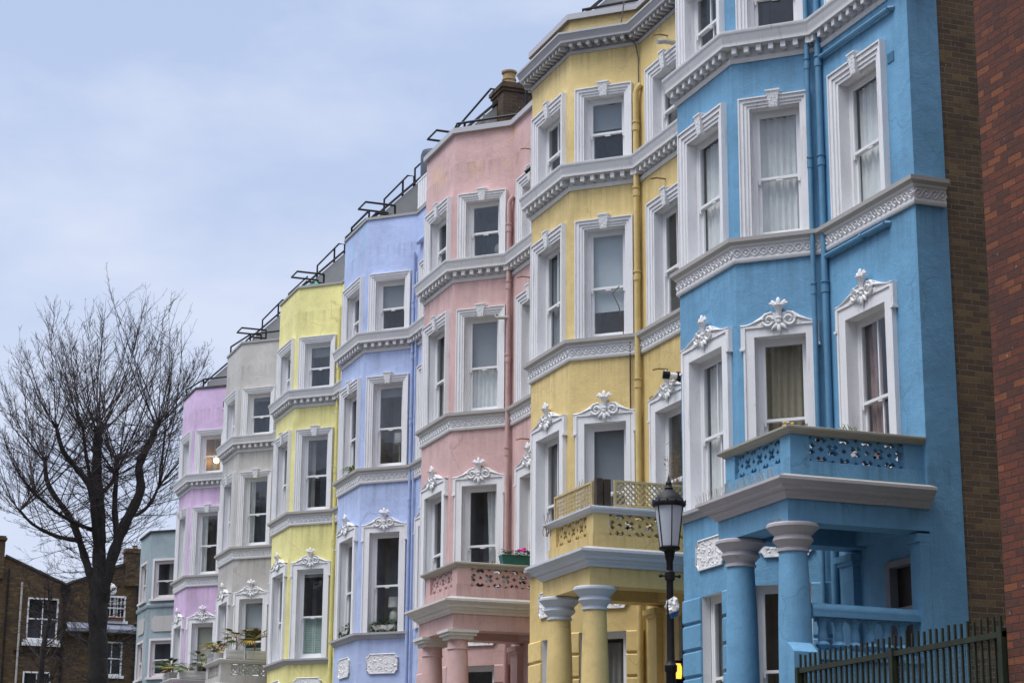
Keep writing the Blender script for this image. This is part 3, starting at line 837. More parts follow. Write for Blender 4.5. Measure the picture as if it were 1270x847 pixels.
    pw.build('party_wall', [PARTY], root)
    pc = MB()
    pc.prism([(-.03, H(16.69)), (1.74, H(18.46)), (1.74, H(18.53)), (-.09, H(16.70))], W-.15, W+.14)
    pc.build('party_coping', [COPED], root)
    bk = MB(); bk.add([(8.6, y0+.06, 0), (8.6, W, 0), (8.6, W, H(18.43)), (8.6, y0+.06, H(18.43))], [(0, 1, 2, 3)]); bk.build('rear_wall', [BR_BROWN], root)
    if k == 0:
        g = MB(); g.prism([(ret-.02, 0), (ret-.02, H(15.8)), (3.0, H(18.4)), (8.6, H(18.4)), (8.6, 0)], y0+.02, y0+.25)
        g.build('gable_wall', [BR_BROWN], root)
    # downpipes in the re-entrant angle
    for (dx, dy, r_, ztp, m) in spec.get('pipes', ()):
        p = MB(); pts = [(dx, B0+dy, H(2.2)), (dx, B0+dy, H(ztp))]
        if spec.get('pipe_neck'): pts += [(dx+.015, B0+dy-.02, H(ztp+.08)), (dx+.07, B0+dy-.07, H(ztp+.16))]
        p.tube(pts, r_, 10)
        for z in (4.1, 6.9, 9.2, 11.0, 12.45, 13.6):
            if z < ztp: p.tube([(dx, B0+dy, H(z)), (dx, B0+dy, H(z+.10))], r_*1.22, 10); p.tube([(dx, B0+dy, H(z+.14)), (dx, B0+dy, H(z+.165))], r_*1.3, 10)
        p.build('downpipe', [m], root)
    # porch and balcony
    if spec.get('porch'):
        make_porch(root, wallm, spec.get('corn', CREAMTRIM), spec)
    # roof railings
    segs = [list(sg) for sg in spec.get('rails', ())]; groups = []
    def near(p, sg):
        for a, b in zip(sg[:-1], sg[1:]):
            a, b, q_ = Vector(a), Vector(b), Vector(p); t = max(0, min(1, (q_-a).dot(b-a)/max(1e-9, (b-a).length_squared)))
            if (a+(b-a)*t-q_).length < .05: return True
        return False
    for sg in segs:
        hit = [g for g in groups if any(any(near(p, o) for p in (sg[0], sg[-1])) or any(near(p, sg) for p in (o[0], o[-1])) for o in g)]
        new = [sg]+[o for g in hit for o in g]; groups = [g for g in groups if g not in hit]+[new]
    for g in groups:
        ra = MB()
        for sg in g: ra.tube([(a, b, H(c)) for a, b, c in sg], .026, 6)
        ra.build('roof_railing', [BLACK], root)
    return root

def overflow(root, x0, y, z, L=.28, r=.02, mat=POT):
    mb = MB(); mb.tube([(x0+.03, y, H(z)), (x0-L*.6, y, H(z)), (x0-L, y, H(z-.03))], r, 8)
    return mb.build('overflow_pipe', [mat], root)

C = lambda a, b, z0, z1, m, g=0.: ('curtain', a, b, z0, z1, m, g)
def alb(c, k): return tuple(x*y for x, y in zip(srgb(*c), k))
BL = alb((84, 150, 192), (1.52, 1.07, .97)); YE = alb((222, 192, 116), (.91, .965, 1.24)); PK = alb((204, 140, 146), (.98, 1.50, 1.30)); PW = alb((150, 172, 222), (1.36, 1.22, 1.02))
LY = alb((226, 218, 122), (1.02, 1.02, 1.55)); GR = srgb(180, 177, 172); LI = alb((206, 164, 216), (.94, 1.15, .89)); TE = srgb(140, 155, 160)
SB = stucco('sky_blue_stucco', BL)
SY = stucco('straw_yellow_stucco', YE, streak=.2)
SP = stucco('dusty_pink_stucco', PK, (srgb(216, 182, 130), 14.7, 1.15, .6), .22)
SW = stucco('periwinkle_stucco', PW, (srgb(140, 186, 214), 14.75, 1.0, .55), .2)
SL = stucco('lemon_stucco', LY, streak=.2)
SG = stucco('pale_grey_stucco', GR, streak=.16)
SV = stucco('lilac_stucco', LI, streak=.14)
ST = stucco('dull_teal_stucco', TE, streak=.3)
def pipe_mat(name, c): return simple(name, c, .5, 0, .12, 6)
PIPE_B = pipe_mat('blue_pipe_paint', tuple(x*.72 for x in BL)); PIPE_Y = pipe_mat('yellow_pipe_paint', tuple(x*.88 for x in YE))
PIPE_P = pipe_mat('pink_pipe_paint', tuple(x*.85 for x in PK)); PIPE_W = pipe_mat('periwinkle_pipe_paint', tuple(x*.86 for x in PW))
PIPE_L = pipe_mat('lemon_pipe_paint', tuple(x*.85 for x in LY))

def std_rails(v=0.):
    """guard frames on the parapet and a handrail up the party wall"""
    x = -.80
    return [[(x, 4.95, 15.82), (x, 4.95, 16.12), (x, 3.55+v, 16.12), (x, 3.55+v, 15.82)],
            [(-.15, 4.25, 16.36), (x-.05, 4.25, 16.36), (x-.05, 3.68, 16.36), (-.15, 3.68, 16.36)],
            [(-.15, 4.25, 16.12), (x+.2, 4.25, 16.12), (x+.2, 3.68, 16.12), (-.15, 3.68, 16.12)],
            [(-.15, 4.25, 15.6), (-.15, 4.25, 16.36)], [(-.15, 3.68, 15.6), (-.15, 3.68, 16.36)],
            [(.28, W-.04, 16.9), (.28, W-.04, 17.27), (.86, W-.04, 17.95), (1.02, W-.04, 17.95), (1.02, W-.04, 17.6)],
            [(.74, W-.04, 17.4), (.74, W-.04, 17.8)],
            [(1.04, W-.04, 17.7), (1.04, W-.04, 18.15), (1.6, W-.04, 18.75)]]

h_blue = make_house(0, 'sky blue end-of-terrace house with fretwork balcony on round columns and brick gable end', SB, dict(
    porch=True, top_cornice=True, thick_coping=True, mossy=True, coping=LEDGE, corn=MAUVE,
    pipes=[(-.055, -.12, .046, 15.0, PIPE_B), (-.15, .02, .036, 15.0, PIPE_B)],
    bars={(1, 'front'), (1, 'flat'), (3, 'front')},
    win={(3, 'front'): [C(-.9, .1, .03, .95, CURT_G)], (3, 'cant'): [],
         (2, 'front'): [C(-.92, .92, .04, .96, CURT_W)], (2, 'cant'): [C(-.92, .92, .04, .96, CURT_W, .05)], (2, 'flat'): [C(-.92, .92, .04, .96, CURT_W)],
         (1, 'front'): [C(-.92, .92, .03, .96, CURT_W)], (1, 'cant'): [C(-.92, .92, .03, .97, CURT_B)], (1, 'flat'): [C(-.92, -.1, .03, .96, CURT_P), C(.15, .92, .03, .96, CURT_P)],
         (0, 'front'): [C(-.9, .9, .03, .96, CURT_G)], (0, 'cant'): []}))
h_yel = make_house(1, 'straw yellow terraced house with dentilled top cornice and trellis on its porch balcony', SY, dict(
    porch=True, top_cornice=True, thick_coping=True, corn=BLUEWHITE, coping=BLUEWHITE, cope=GREYTRIM,
    pipes=[(-.09, -.04, .050, 14.25, PIPE_Y)], pipe_neck=True, bars={(3, 'front'), (2, 'front'), (1, 'front'), (2, 'flat')},
    rails=[[(-.62, B1+.12, 15.85), (-.62, B1+.12, 16.10), (.2, B0+.12, 16.10), (.2, B0-.9, 16.10)], [(.2, B0+.12, 15.8), (.2, B0+.12, 16.12)]],
    win={(3, 'front'): [C(-.9, .0, .03, .95, CURT_G)], (3, 'cant'): [('blind', .56, BLIND_G)], (3, 'flat'): [C(.3, .9, .03, .95, CURT_G)],
         (2, 'front'): [C(-.92, -.2, .03, .95, CURT_G), C(.2, .92, .03, .95, BLIND_G)], (2, 'cant'): [('blind', .27, BLIND_W)], (2, 'flat'): [],
         (1, 'front'): [C(-.92, .92, .03, .95, CURT_G)], (1, 'cant'): [('blind', .05, BLIND_G)], (1, 'flat'): [],
         (0, 'front'): [], (0, 'cant'): [C(-.9, .9, .03, .93, CURT_G)]}))
h_pink = make_house(2, 'dusty pink terraced house with flaking parapet and square-capped porch columns', SP, dict(
    porch=True, thick_coping=True, cope=GREYTRIM, cap='square', corn=CREAMTRIM, coping=LEDGE,
    pipes=[(-.09, -.04, .046, 14.15, PIPE_P)], pipe_neck=True,
    rails=[[(-.15, 5.2, 16.34), (-.86, 5.2, 16.34), (-.86, 4.62, 16.34), (-.15, 4.62, 16.34)], [(-.15, 5.2, 15.6), (-.15, 5.2, 16.34)], [(-.15, 4.62, 15.6), (-.15, 4.62, 16.34)],
           [(-.80, 4.1, 15.85), (-.80, 3.5, 16.10), (.15, B0+.1, 16.10)], [(-.66, B1+.15, 15.8), (-.66, B1+.15, 16.12)],
           [(.02, W-.04, 16.6), (.02, W-.04, 16.95), (.80, W-.04, 17.98), (.95, W-.04, 17.98)],
           [(.14, 2.1, 15.7), (.14, 2.1, 16.75), (.14, 1.95, 16.85), (.14, 1.8, 16.82)], [(.14, 2.1, 16.1), (.14, .1, 16.1)]],
    win={(3, 'front'): [C(-.9, -.1, .03, .6, CURT_W)], (3, 'cant'): [], (3, 'flat'): [C(.3, .9, .03, .96, CURT_G)],
         (2, 'front'): [C(-.9, -.2, .03, .96, CURT_G), C(.4, .9, .03, .96, CURT_G)], (2, 'cant'): [('blind', .48, BLIND_G), C(-.9, .9, .04, .5, CURT_W)], (2, 'flat'): [],
         (1, 'front'): [C(-.9, .2, .03, .96, CURT_G)], (1, 'cant'): [C(-.9, -.1, .03, .96, CURT_W, .2)], (1, 'flat'): [], (0, 'cant'): []}))
h_peri = make_house(3, 'periwinkle blue terraced house with flower boxes on its first floor sills', SW, dict(
    pipes=[(-.07, -.02, .036, 14.9, PIPE_W), (-.05, -.20, .026, 14.4, PIPE_W)], rails=std_rails(), cope=PARTY,
    win={(3, 'cant'): [('blind', .5, BLIND_G)], (3, 'front'): [], (2, 'cant'): [('blind', .86, BLIND_G)], (2, 'front'): [], (1, 'cant'): [], (1, 'front'): []}))
h_lem = make_house(4, 'lemon yellow terraced house with louvred shutter in a first floor window', SL, dict(
    pipes=[(-.06, -.05, .04, 15.2, PIPE_L)], rails=std_rails(.1)[1:], cope=PARTY,
    win={(3, 'cant'): [('blind', .74, BLIND_G)], (2, 'cant'): [C(.3, .92, .03, .95, CURT_G)], (1, 'cant'): [('shutter', .47), ('blind', .93, BLIND_W)], (1, 'front'): [('shutter', .47)], (3, 'front'): [C(-.9, .2, .03, .5, CURT_W)]}))
h_grey = make_house(5, 'pale grey terraced house with palm troughs on its screen-block balcony', SG, dict(
    porch=True, rings=True, corn=CREAMTRIM, coping=TROUGH, cope=PARTY,
    rails=std_rails()[1:]+[[(-.84, 5.0, 15.85), (-.84, 5.0, 16.12), (-.66, B1+.1, 16.12), (.16, B0+.1, 16.12), (.16, B0+.1, 15.8)], [(-.66, B1+.1, 15.8), (-.66, B1+.1, 16.12)]],
    win={(3, 'cant'): [('blind', .86, BLIND_G)], (2, 'cant'): [C(.45, .92, .03, .96, CURT_W)], (1, 'cant'): [('shutter', .40), ('blind', .62, BLIND_W)]}))
h_lil = make_house(6, 'lilac terraced house with black roof rail and a lamp lit in its top window', SV, dict(
    porch=True, rings=True, corn=CREAMTRIM, coping=TROUGH, cope=COPED, lit={(3, 'cant')},
    rails=[[(-.84, 5.0, 15.85), (-.84, 5.0, 16.16), (-.66, B1+.1, 16.16), (.16, B0+.1, 16.16), (.16, B0+.1, 15.8)], [(-.66, B1+.1, 15.8), (-.66, B1+.1, 16.16)]],
    win={(2, 'cant'): [C(.35, .92, .03, .96, CURT_W, .1)], (1, 'cant'): [('blind', .42, BLIND_C)], (3, 'cant'): []}))

# ------------------------------------------------------------------ extra parts on particular houses
# blue house: sloping waste pipes, air brick, side balustrade, stair wall
mb = MB()
mb.tube([(-.05, B0-.12, H(12.57)), (-.05, .46, H(12.55))], .034, 8); mb.tube([(-.05, .46, H(12.55)), (.02, .40, H(12.55))], .044, 8)
mb.build('waste_pipe', [PIPE_B], h_blue); mb = MB()
mb.tube([(-.05, B0-.12, H(9.70)), (-.05, .75, H(9.70))], .036, 8); mb.tube([(-.05, 1.3, H(9.70)), (-.05, 1.36, H(9.70))], .05, 8); mb.tube([(-.05, .75, H(9.7)), (.02, .70, H(9.7))], .046, 8)
mb.build('waste_pipe', [PIPE_B], h_blue)
mb = MB()
for i in range(6): mb.box((-.012, .44, H(11.84)+i*.024), (.01, .60, H(11.84)+i*.024+.014))
mb.build('air_brick', [PIPE_B], h_blue)
bal = MB()
y = .25
bal.box((PX+.34, y-.11, H(4.54)), (0-.14, y+.11, H(4.60))); bal.tube([(PX+.34, y, H(4.625)), (-.14, y, H(4.61))], .088, 10)
bal.box((PX+.34, y-.13, H(4.04)), (-.14, y+.13, H(4.13))); bal.box((PX+.34, y-.10, 0), (-.14, y+.10, H(4.038)))
bo = bal.build('side_balustrade', [SB], h_blue)
bme = MB()
bme.box((-.075, -.075, H(4.13)), (.075, .075, H(4.155))); bme.box((-.07, -.07, H(4.50)), (.07, .07, H(4.54)))
bme.lathe([(.045, H(4.155)), (.055, H(4.18)), (.082, H(4.205)), (.088, H(4.225)), (.07, H(4.25)), (.052, H(4.265)), (.06, H(4.31)), (.055, H(4.36)), (.045, H(4.42)), (.06, H(4.47)), (.066, H(4.50))], n=14)
bmesh_ = bme.mesh('baluster', [SB])
for i in range(6): link('baluster', bmesh_, bo, (PX+.50+i*.215, y, 0))
sw = MB()
sw.add([(PX-.05, -.06, 0), (PX+.33, -.06, 0), (PX+.33, .10, 0), (PX-.05, .10, 0), (PX-.05, -.06, H(4.10)), (PX+.26, -.06, H(4.10)), (PX+.26, .10, H(4.22)), (PX-.05, .10, H(4.22)), (PX+.33, -.06, H(3.85)), (PX+.33, .10, H(3.95))],
       [(0, 1, 8, 5, 4), (4, 5, 6, 7), (5, 8, 9, 6), (1, 2, 9, 8), (0, 4, 7, 3), (2, 3, 7, 6, 9)])
sw.build('stair_wall', [SB], h_blue)

rnd = random.Random(44); sp_m = simple('bird_spike_wire', (.45, .42, .38), .6)
mb = MB()
for i in range(70):
    y_ = .02+i*.030; mb.tube([(PX-.20, y_, H(6.12)), (PX-.21+rnd.uniform(-.03, .03), y_+rnd.uniform(-.02, .02), H(6.12)+rnd.uniform(.10, .15))], .0035, 3)
for i in range(12):
    y_ = .16+i*.03; mb.tube([(PX+.02, y_, H(5.60)), (PX-.05+rnd.uniform(-.03, .01), y_+rnd.uniform(-.03, .03), H(5.60)+rnd.uniform(.08, .13))], .0035, 3)
mb.box((PX-.205, 0., H(6.118)), (PX-.19, 2.1, H(6.124)))
mb.build('bird_spikes', [sp_m], h_blue)

# yellow house: cable, spotlights, overflow pipes, wall lamp
mb = MB()
pts = [(-.26, B0+.02, 15.93), (-.30, B0+.06, 15.55), (-.30, B0+.06, 15.4), (-.07, B0-.02, 15.15), (-.03, B0-.03, 14.9), (-.03, B0-.03, 14.4)]
mb.tube([(a, b, H(c)) for a, b, c in pts], .012, 5)
mb.build('cable', [simple('grey_cable', (.12, .11, .10), .7)], h_yel)
mb = MB(); mb.tube([(-.16, B0+.1, H(x)) for x in (6.8, 8, 9.2, 10.05)], .014, 5); mb.tube([(-.24, B0+.17, H(10.1)), (-.3, B0+.22, H(10.6)), (-.36, B0+.34, H(10.85)), (-.30, B0+.2, H(10.95))], .009, 5)
mb.build('cable', [CACHE.setdefault('cab', simple('brown_cable', (.10, .07, .05), .7))], h_yel)
for z in (14.88, 12.46, 9.30): overflow(h_yel, 0, 1.3 if z > 14 else 1.45, z, .26, .014, DRY)
overflow(h_yel, 0, 1.05, 14.66, .30, .045, STONE)
mb = MB(); mb.tube([(.02, 1.02, H(9.09)), (-.05, 1.02, H(9.09))], .075, 12); mb.tube([(-.05, 1.02, H(9.09)), (-.16, 1.05, H(9.10))], .05, 10, 1); mb.tube([(-.16, 1.05, H(9.10)), (-.26, 1.08, H(9.11))], .062, 10, 0)
mb.build('wall_spotlight', [BLACK, WHITE], h_yel)
mb = MB(); mb.box((-.012, 2.02, H(8.83)), (.01, 2.14, H(9.0))); mb.build('air_brick', [POT], h_yel)
lm = MB(); lm.box((-.10, .93, H(4.36)), (-.02, 1.03, H(4.40))); lm.box((-.05, .95, H(4.40)), (-.02, 1.01, H(4.75))); lm.box((-.20, .88, H(4.66)), (-.05, 1.08, H(4.70)))
lm.box((-.19, .89, H(4.36)), (-.06, 1.07, H(4.43)))
lo = lm.build('wall_lamp', [BLACK], h_yel)
lg = MB(); lg.lathe([(.055, H(4.43)), (.068, H(4.5)), (.068, H(4.6)), (.05, H(4.66))], (-.125, .98), 12); lg.build('lamp_glass', [LAMPGLOW], lo)
# pink house: overflow, spout, chimney
overflow(h_pink, 0, 1.5, 15.0, .2, .012, DRY); overflow(h_pink, 0, 1.5, 12.45, .25, .013, DRY); overflow(h_pink, 0, 1.5, 9.35, .25, .013, DRY)
mb = MB(); mb.tube([(-.09, B0-.06, H(11.88)), (-.33, B0-.02, H(11.86)), (-.36, B0, H(11.92))], .035, 8); mb.build('overflow_pipe', [STONE], h_pink)
mb = MB(); mb.tube([(.0, 1.2, H(14.45)), (-.12, 1.2, H(14.5)), (-.2, 1.25, H(14.42))], .04, 8); mb.build('overflow_pipe', [BLACK], h_pink)
ch = MB(); cy0, cy1 = W-.50, W+.20
ch.box((.92, cy0, H(16.5)), (2.3, cy1, H(17.80)))
for i, (e, z0, z1) in enumerate(((.03, 17.80, 17.87), (.06, 17.87, 17.95), (.02, 17.95, 18.01))): ch.box((.92-e, cy0-e, H(z0)), (2.3+e, cy1+e, H(z1)))
cho = ch.build('chimney', [BR_CHIM], h_pink, smooth=False)
pm = MB(); pm.lathe([(.16, 0), (.165, .03), (.15, .06), (.14, .18), (.155, .19), (.155, .21), (.14, .22), (.135, .33), (.165, .35), (.17, .39), (.15, .40), (.11, .40), (.11, .25)], n=20, caps=False)
pme = pm.mesh('chimney_pot', [POT])
for x_ in (1.18, 1.64, 2.05): link('chimney_pot', pme, cho, (x_, W-.15, H(17.99)))
# periwinkle house: slatted screen over the flat parapet, tank, sloping pipe
mb = MB()
for i in range(14): mb.box((-.02, .12+i*.165, H(15.9)), (.02, .12+i*.165+.135, H(16.52)))
mb.box((.02, .1, H(16.44)), (.06, 2.42, H(16.5))); mb.box((-.03, .1, H(16.52)), (.07, 2.42, H(16.56)))
mb.build('slatted_screen', [WHITE], h_peri)
mb = MB(); mb.tube([(-.06, 2.2, H(15.05)), (-.06, .3, H(15.05))], .05, 8); mb.build('waste_pipe', [PIPE_W], h_peri)
mb = MB(); mb.lathe([(.30, H(17.2)), (.30, H(18.15)), (.27, H(18.24)), (.1, H(18.3))], (1.15, 4.9), 16); mb.build('water_tank', [TANK], h_peri)
# lilac house: security light on its cant
mb = MB(); q = CANT.T()
mb.box((1.02-.9, 0, H(14.75)), (1.14-.9, .10, H(15.0)), 0, q); mb.box((.10, 0, H(15.04)), (.22, .16, H(15.12)), 0, q); mb.box((.13, 0, H(15.12)), (.2, .12, H(15.30)), 1, q)
mb.build('security_light', [SV, BLACK], h_lil)
mb = MB(); mb.ell((0, 0, 0), (.085, .085, .085), n=12, k=8)
pl = mb.build('lamp_globe', [BULB], h_lil); p = CANT.at(UC['cant']+.12, -.52, H(13.66)); pl.location = p
mb = MB(); mb.tube([(0, 0, .08), (0, 0, .62)], .006, 5); o = mb.build('lamp_flex', [BLACK], pl)

# ------------------------------------------------------------------ lower teal house that closes the terrace
TY = UY+W*7
def make_teal():
    root = thing('terraced_house', 'low dull teal house with flat parapet and blank plaques at far end of terrace', 'house', (FX, TY, GZ))
    zt = H(12.30); wl = MB()
    lv = {2: (10.13, 11.36), 1: (7.62, 8.78)}
    ww = {'front': .95, 'cant': .86}
    for fn, fac in (('flat', FLAT), ('cant', CANT), ('front', FRONT)):
        holes = [] if fn == 'flat' else [(fac.L/2-ww[fn]/2, fac.L/2+ww[fn]/2, H(s), H(h)) for s, h in lv.values()]
        wall_panel(wl, fac, 0, zt, holes)
    wall_panel(wl, FARC, 0, zt, [])
    wl.add([(0, B3, 0), (0, W, 0), (0, W, zt), (0, B3, zt)], [(0, 1, 2, 3)]); wl.add([(0, W, 0), (7, W, 0), (7, W, zt), (0, W, zt)], [(0, 1, 2, 3)])
    wl.build('wall', [ST], root, recalc=False)
    for fn, fac in (('cant', CANT), ('front', FRONT)):
        for s, h in lv.values(): add_window(root, fac, fac.L/2, s, ww[fn], h-s, 'plain', .07, [C(-.9, .0, .03, .95, CURT_G)] if fn == 'cant' and s > 9 else [], False, PVC, fy=-.06)
        mb = MB(); r = .07; w, h = (1.0 if fn == 'front' else .88), .50
        out = []
        for cx, cz, a0 in ((w/2, h/2, PI*1.5), (-w/2, h/2, 2*PI), (-w/2, -h/2, PI*.5), (w/2, -h/2, PI)):
            for i in range(5): a = a0-PI/2*i/4.; out.append((cx+r*math.cos(a), cz+r*math.sin(a)))
        mb.prism(out, -.01, .03); o = mb.build('plaque', [STONE], root); o.location = fac.at(fac.L/2, 0, H(9.32)); o.rotation_euler.z = fac.ang
    mb = MB(); mb.sweep(PATH, [(-.02, H(9.84)), (.03, H(9.84)), (.05, H(9.88)), (.05, H(9.95)), (.02, H(9.98)), (-.02, H(9.99))]); mb.build('string_course', [ST], root)
    mb = MB(); mb.sweep(PATH, [(-.28, zt-.003), (.05, zt-.003), (.06, zt+.05), (-.28, zt+.06), (-.28, zt-.003)]); mb.build('coping', [COPED], root)
    mb = MB(); mb.add([(BD+.2, B1+.12, zt-.1), (BD+.2, B2-.12, zt-.1), (.2, B3-.12, zt-.1), (.2, W-.1, zt-.1), (7, W-.1, zt-.1), (7, .05, zt-.1), (.2, .05, zt-.1), (.2, B0+.12, zt-.1)], [(0, 1, 2, 3, 4, 5, 6, 7)]); mb.build('roof', [SLATE], root)
make_teal()

# ------------------------------------------------------------------ things on the balconies and sills
def hl(k, x, y, z): return Vector((FX+x, UY+W*k+y, z))
def leaf(mb, p, d, L, w, m=0, droop=.3, n=3):
    """bent strap leaf"""
    d = d.normalized(); s_ = d.cross(Vector((0, 0, 1)))
    if s_.length < 1e-4: s_ = Vector((1, 0, 0))
    s_.normalize(); vs = []
    for i in range(n+1):
        t = i/n; c = p+d*(L*t)+Vector((0, 0, -droop*L*t*t)); hw = w*(1-t)**.6*(.5+.5*min(1, t*3)) if t < 1 else .0015
        vs += [c-s_*hw, c+s_*hw]
    mb.add(vs, [(2*i, 2*i+1, 2*i+3, 2*i+2) for i in range(n)], m)
def rdir(rnd, up=.3):
    a = rnd.uniform(0, 2*PI); return Vector((math.cos(a), math.sin(a), up))
def palm(root, seed, h=.32, spread=.34, n=14, yellow=.5):
    rnd = random.Random(seed); mb = MB()
    mb.tube([(0, 0, 0), (.02, .01, h*.5), (0, .02, h)], [.025, .02, .018], 6); st = mb.build('stem', [DRY], root)
    mb = MB()
    for i in range(n):
        d = rdir(rnd, rnd.uniform(-.2, .9)); L = spread*rnd.uniform(.65, 1.2); m = 1 if rnd.random() < yellow else 0
        p0 = Vector((0, .02, h)); tip = p0+d.normalized()*L*.55
        mb.tube([p0, p0.lerp(tip, .5)+Vector((0, 0, .02)), tip], .006, 4, m)
        s_ = d.cross(Vector((0, 0, 1))); s_.normalize()
        for j in range(11):     # fan of blades
            a = (j-5)*.25; dd = d.normalized()*math.cos(a)+s_*math.sin(a)
            leaf(mb, tip, dd, L*.6, .024, m, .35)
    mb.build('fronds', [PALM_G, PALM_Y], root)
def trough(k, p, L, axis, label, seed, palms, holes=True):
    root = thing('planter_trough', label, 'planter', hl(k, *p), 0, 'white planter troughs on the balconies')
    mb = MB(); w, h, t = .24, .22, .025
    T = (lambda v: Vector((v.x, v.y, v.z))) if axis == 'x' else (lambda v: Vector((v.y, v.x, v.z)))
    mb.box((-L/2, -w/2, 0), (L/2, -w/2+t, h), 0, T); mb.box((-L/2, w/2-t, 0), (L/2, w/2, h), 0, T); mb.box((-L/2, -w/2+t, 0), (-L/2+t, w/2-t, h), 0, T); mb.box((L/2-t, -w/2+t, 0), (L/2, w/2-t, h), 0, T)
    mb.box((-L/2+t, -w/2+t, 0), (L/2-t, w/2-t, .03), 0, T)
    for s_ in (-1, 1): mb.box((-L/2+.05, s_*(w/2+.004)-.006, .05), (L/2-.05, s_*(w/2+.004)+.006, .06), 0, T); mb.box((-L/2+.05, s_*(w/2+.004)-.006, h-.06), (L/2-.05, s_*(w/2+.004)+.006, h-.05), 0, T)
    mb.build('box', [TROUGH], root)
    mb = MB(); mb.box((-L/2+t, -w/2+t, .03), (L/2-t, w/2-t, h-.03), 0, T); mb.build('soil', [SOIL], root)
    for i, (u, hh, sp, yl) in enumerate(palms):
        o = bpy.data.objects.new('palm', None); COL.objects.link(o); o.parent = root; o.location = T(Vector((u, 0, h-.04)))
        palm(o, seed+i*13, hh, sp, 13, yl)
zc = 6.80
trough(5, (PX+.20, 1.35, zc), .80, 'y', 'white trough with yellowed palm, left along grey house balcony front', 11, [(-.15, .14, .42, .75), (.2, .22, .40, .55)])
trough(5, (PX+.42, .20, zc), .46, 'x', 'short white trough at the corner of the grey house balcony holding a tall green palm', 23, [(.05, .36, .46, .4)])
trough(5, (PX+1.22, .20, zc), .98, 'x', 'long white trough on the near side of the grey house balcony with two palms', 37, [(-.28, .34, .46, .45), (.36, .10, .40, .8)])
trough(6, (PX+.20, 1.10, zc), .80, 'y', 'white trough with green palm on lilac house balcony front', 51, [(.05, .22, .48, .12), (-.3, .14, .40, .15)])
trough(6, (PX+.75, .20, zc), .90, 'x', 'white trough with spiky green palm on near side of lilac house balcony', 67, [(.15, .34, .46, .25), (-.25, .10, .36, .1)])

def window_box(fac, k, u, label, L, seed):
    p = fac.at(u, .0, 0); root = thing('window_box', label, 'window box', hl(k, p.x, p.y, 6.562), fac.ang, 'flower boxes on periwinkle house sills')
    rnd = random.Random(seed); mb = MB()
    mb.box((-L/2, -.19, 0), (L/2, -.01, .15)); mb.build('box', [TROUGH], root)
    mb = MB()
    for i in range(170):
        x = rnd.uniform(-L/2, L/2); y = rnd.uniform(-.19, .03); z = .13+rnd.uniform(0, .17)*(1.2-abs(x)/(L/2)*.7)
        leaf(mb, Vector((x, y, z)), rdir(rnd, rnd.uniform(-.3, .8)), .07, .024, rnd.choice((0, 0, 1)), .4, 2)
    for s_ in (-1, 1):
        for i in range(60):
            t = i/60.; x = s_*L/2*t; z = .08+.09*(t**2)-.0; leaf(mb, Vector((x, .01+rnd.uniform(0, .03), z+rnd.uniform(-.035, .02)-.06*math.sin(PI*t))), rdir(rnd, -.4), .055, .02, 1, .5, 2)
    for i in range(40): leaf(mb, Vector((L/2*rnd.choice((-1, -1, 1))+rnd.uniform(-.05, .03), .02, rnd.uniform(-.08, .14))), rdir(rnd, -.5), .06, .02, 1, .5, 2)
    mb.build('foliage', [LEAF, LEAFD], root)
window_box(CANT, 3, UC['cant'], 'white box of ivy and yellow-green plant on angled bay sill of periwinkle house', .64, 5)
window_box(FRONT, 3, UC['front'], 'leafy white box on foremost bay sill of periwinkle house, beside lemon wall', .8, 9)
def tuft(k, p, label, n, L, mats, seed, name='grass_tuft', cat='plant', up=1.6, flower=None):
    root = thing(name, label, cat, hl(k, *p)); rnd = random.Random(seed); mb = MB()
    for i in range(n): leaf(mb, Vector((rnd.uniform(-.09, .09), rnd.uniform(-.05, .05), -.01)), rdir(rnd, rnd.uniform(.4, up)), L*rnd.uniform(.4, 1), .009, 0, .25, 3)
    mb.build('blades', [mats], root)
    if flower:
        f = MB()
        for i in range(8): f.ell((rnd.uniform(-.07, .07), rnd.uniform(-.04, .04), rnd.uniform(.02, .07)), (.022, .022, .014), n=6, k=4)
        f.build('flowers', [flower], root)
    return root
tuft(0, (-.95, .28, 6.795), 'upright tuft of bright grass growing on mossy coping of blue balcony', 34, .22, GRASSY, 3)
tuft(0, (-.72, .28, 6.795), 'thin dry grass sprouting beside the bright tuft on blue balcony coping', 12, .13, DRY, 13, up=2.4)
tuft(0, (-1.74, .33, 6.795), 'small yellow flowering plant at corner of blue balcony coping', 16, .08, LEAF, 4, 'flowering_plant', 'plant', 1., YELLF)
tuft(2, (-1.2, .28, 6.80), 'wispy dry weed at the corner of the pink balcony coping', 40, .14, DRY, 8, 'weed', 'plant', 2.)
# teal flower trough of the pink balcony
root = thing('flower_trough', 'teal plastic trough with magenta flowers standing on pink balcony coping', 'planter', hl(2, -.66, .24, 6.80))
mb = MB(); L = .70
vs = []
for z, a, b in ((0, L/2-.03, .075), (.17, L/2, .10), (.17, L/2-.02, .085), (.13, L/2-.025, .08)): vs += [(-a, -b, z), (a, -b, z), (a, b, z), (-a, b, z)]
mb.add(vs, [(0, 1, 2, 3)]+[(4*j+i, 4*j+(i+1) % 4, 4*j+4+(i+1) % 4, 4*j+4+i) for j in range(3) for i in range(4)])
mb.tube([(-L/2-.01, -.105, .165), (L/2+.01, -.105, .165)], .012, 6); mb.build('box', [TEALBOX], root)
mb = MB(); mb.box((-L/2+.03, -.078, .11), (L/2-.03, .078, .135)); mb.build('soil', [SOIL], root)
rnd = random.Random(2); mb = MB()
for i in range(260): leaf(mb, Vector((rnd.uniform(-L/2, L/2), rnd.uniform(-.1, .1), .13+rnd.uniform(0, .13))), rdir(rnd, rnd.uniform(-.2, .9)), .075, .026, rnd.choice((0, 1, 1)), .3, 2)
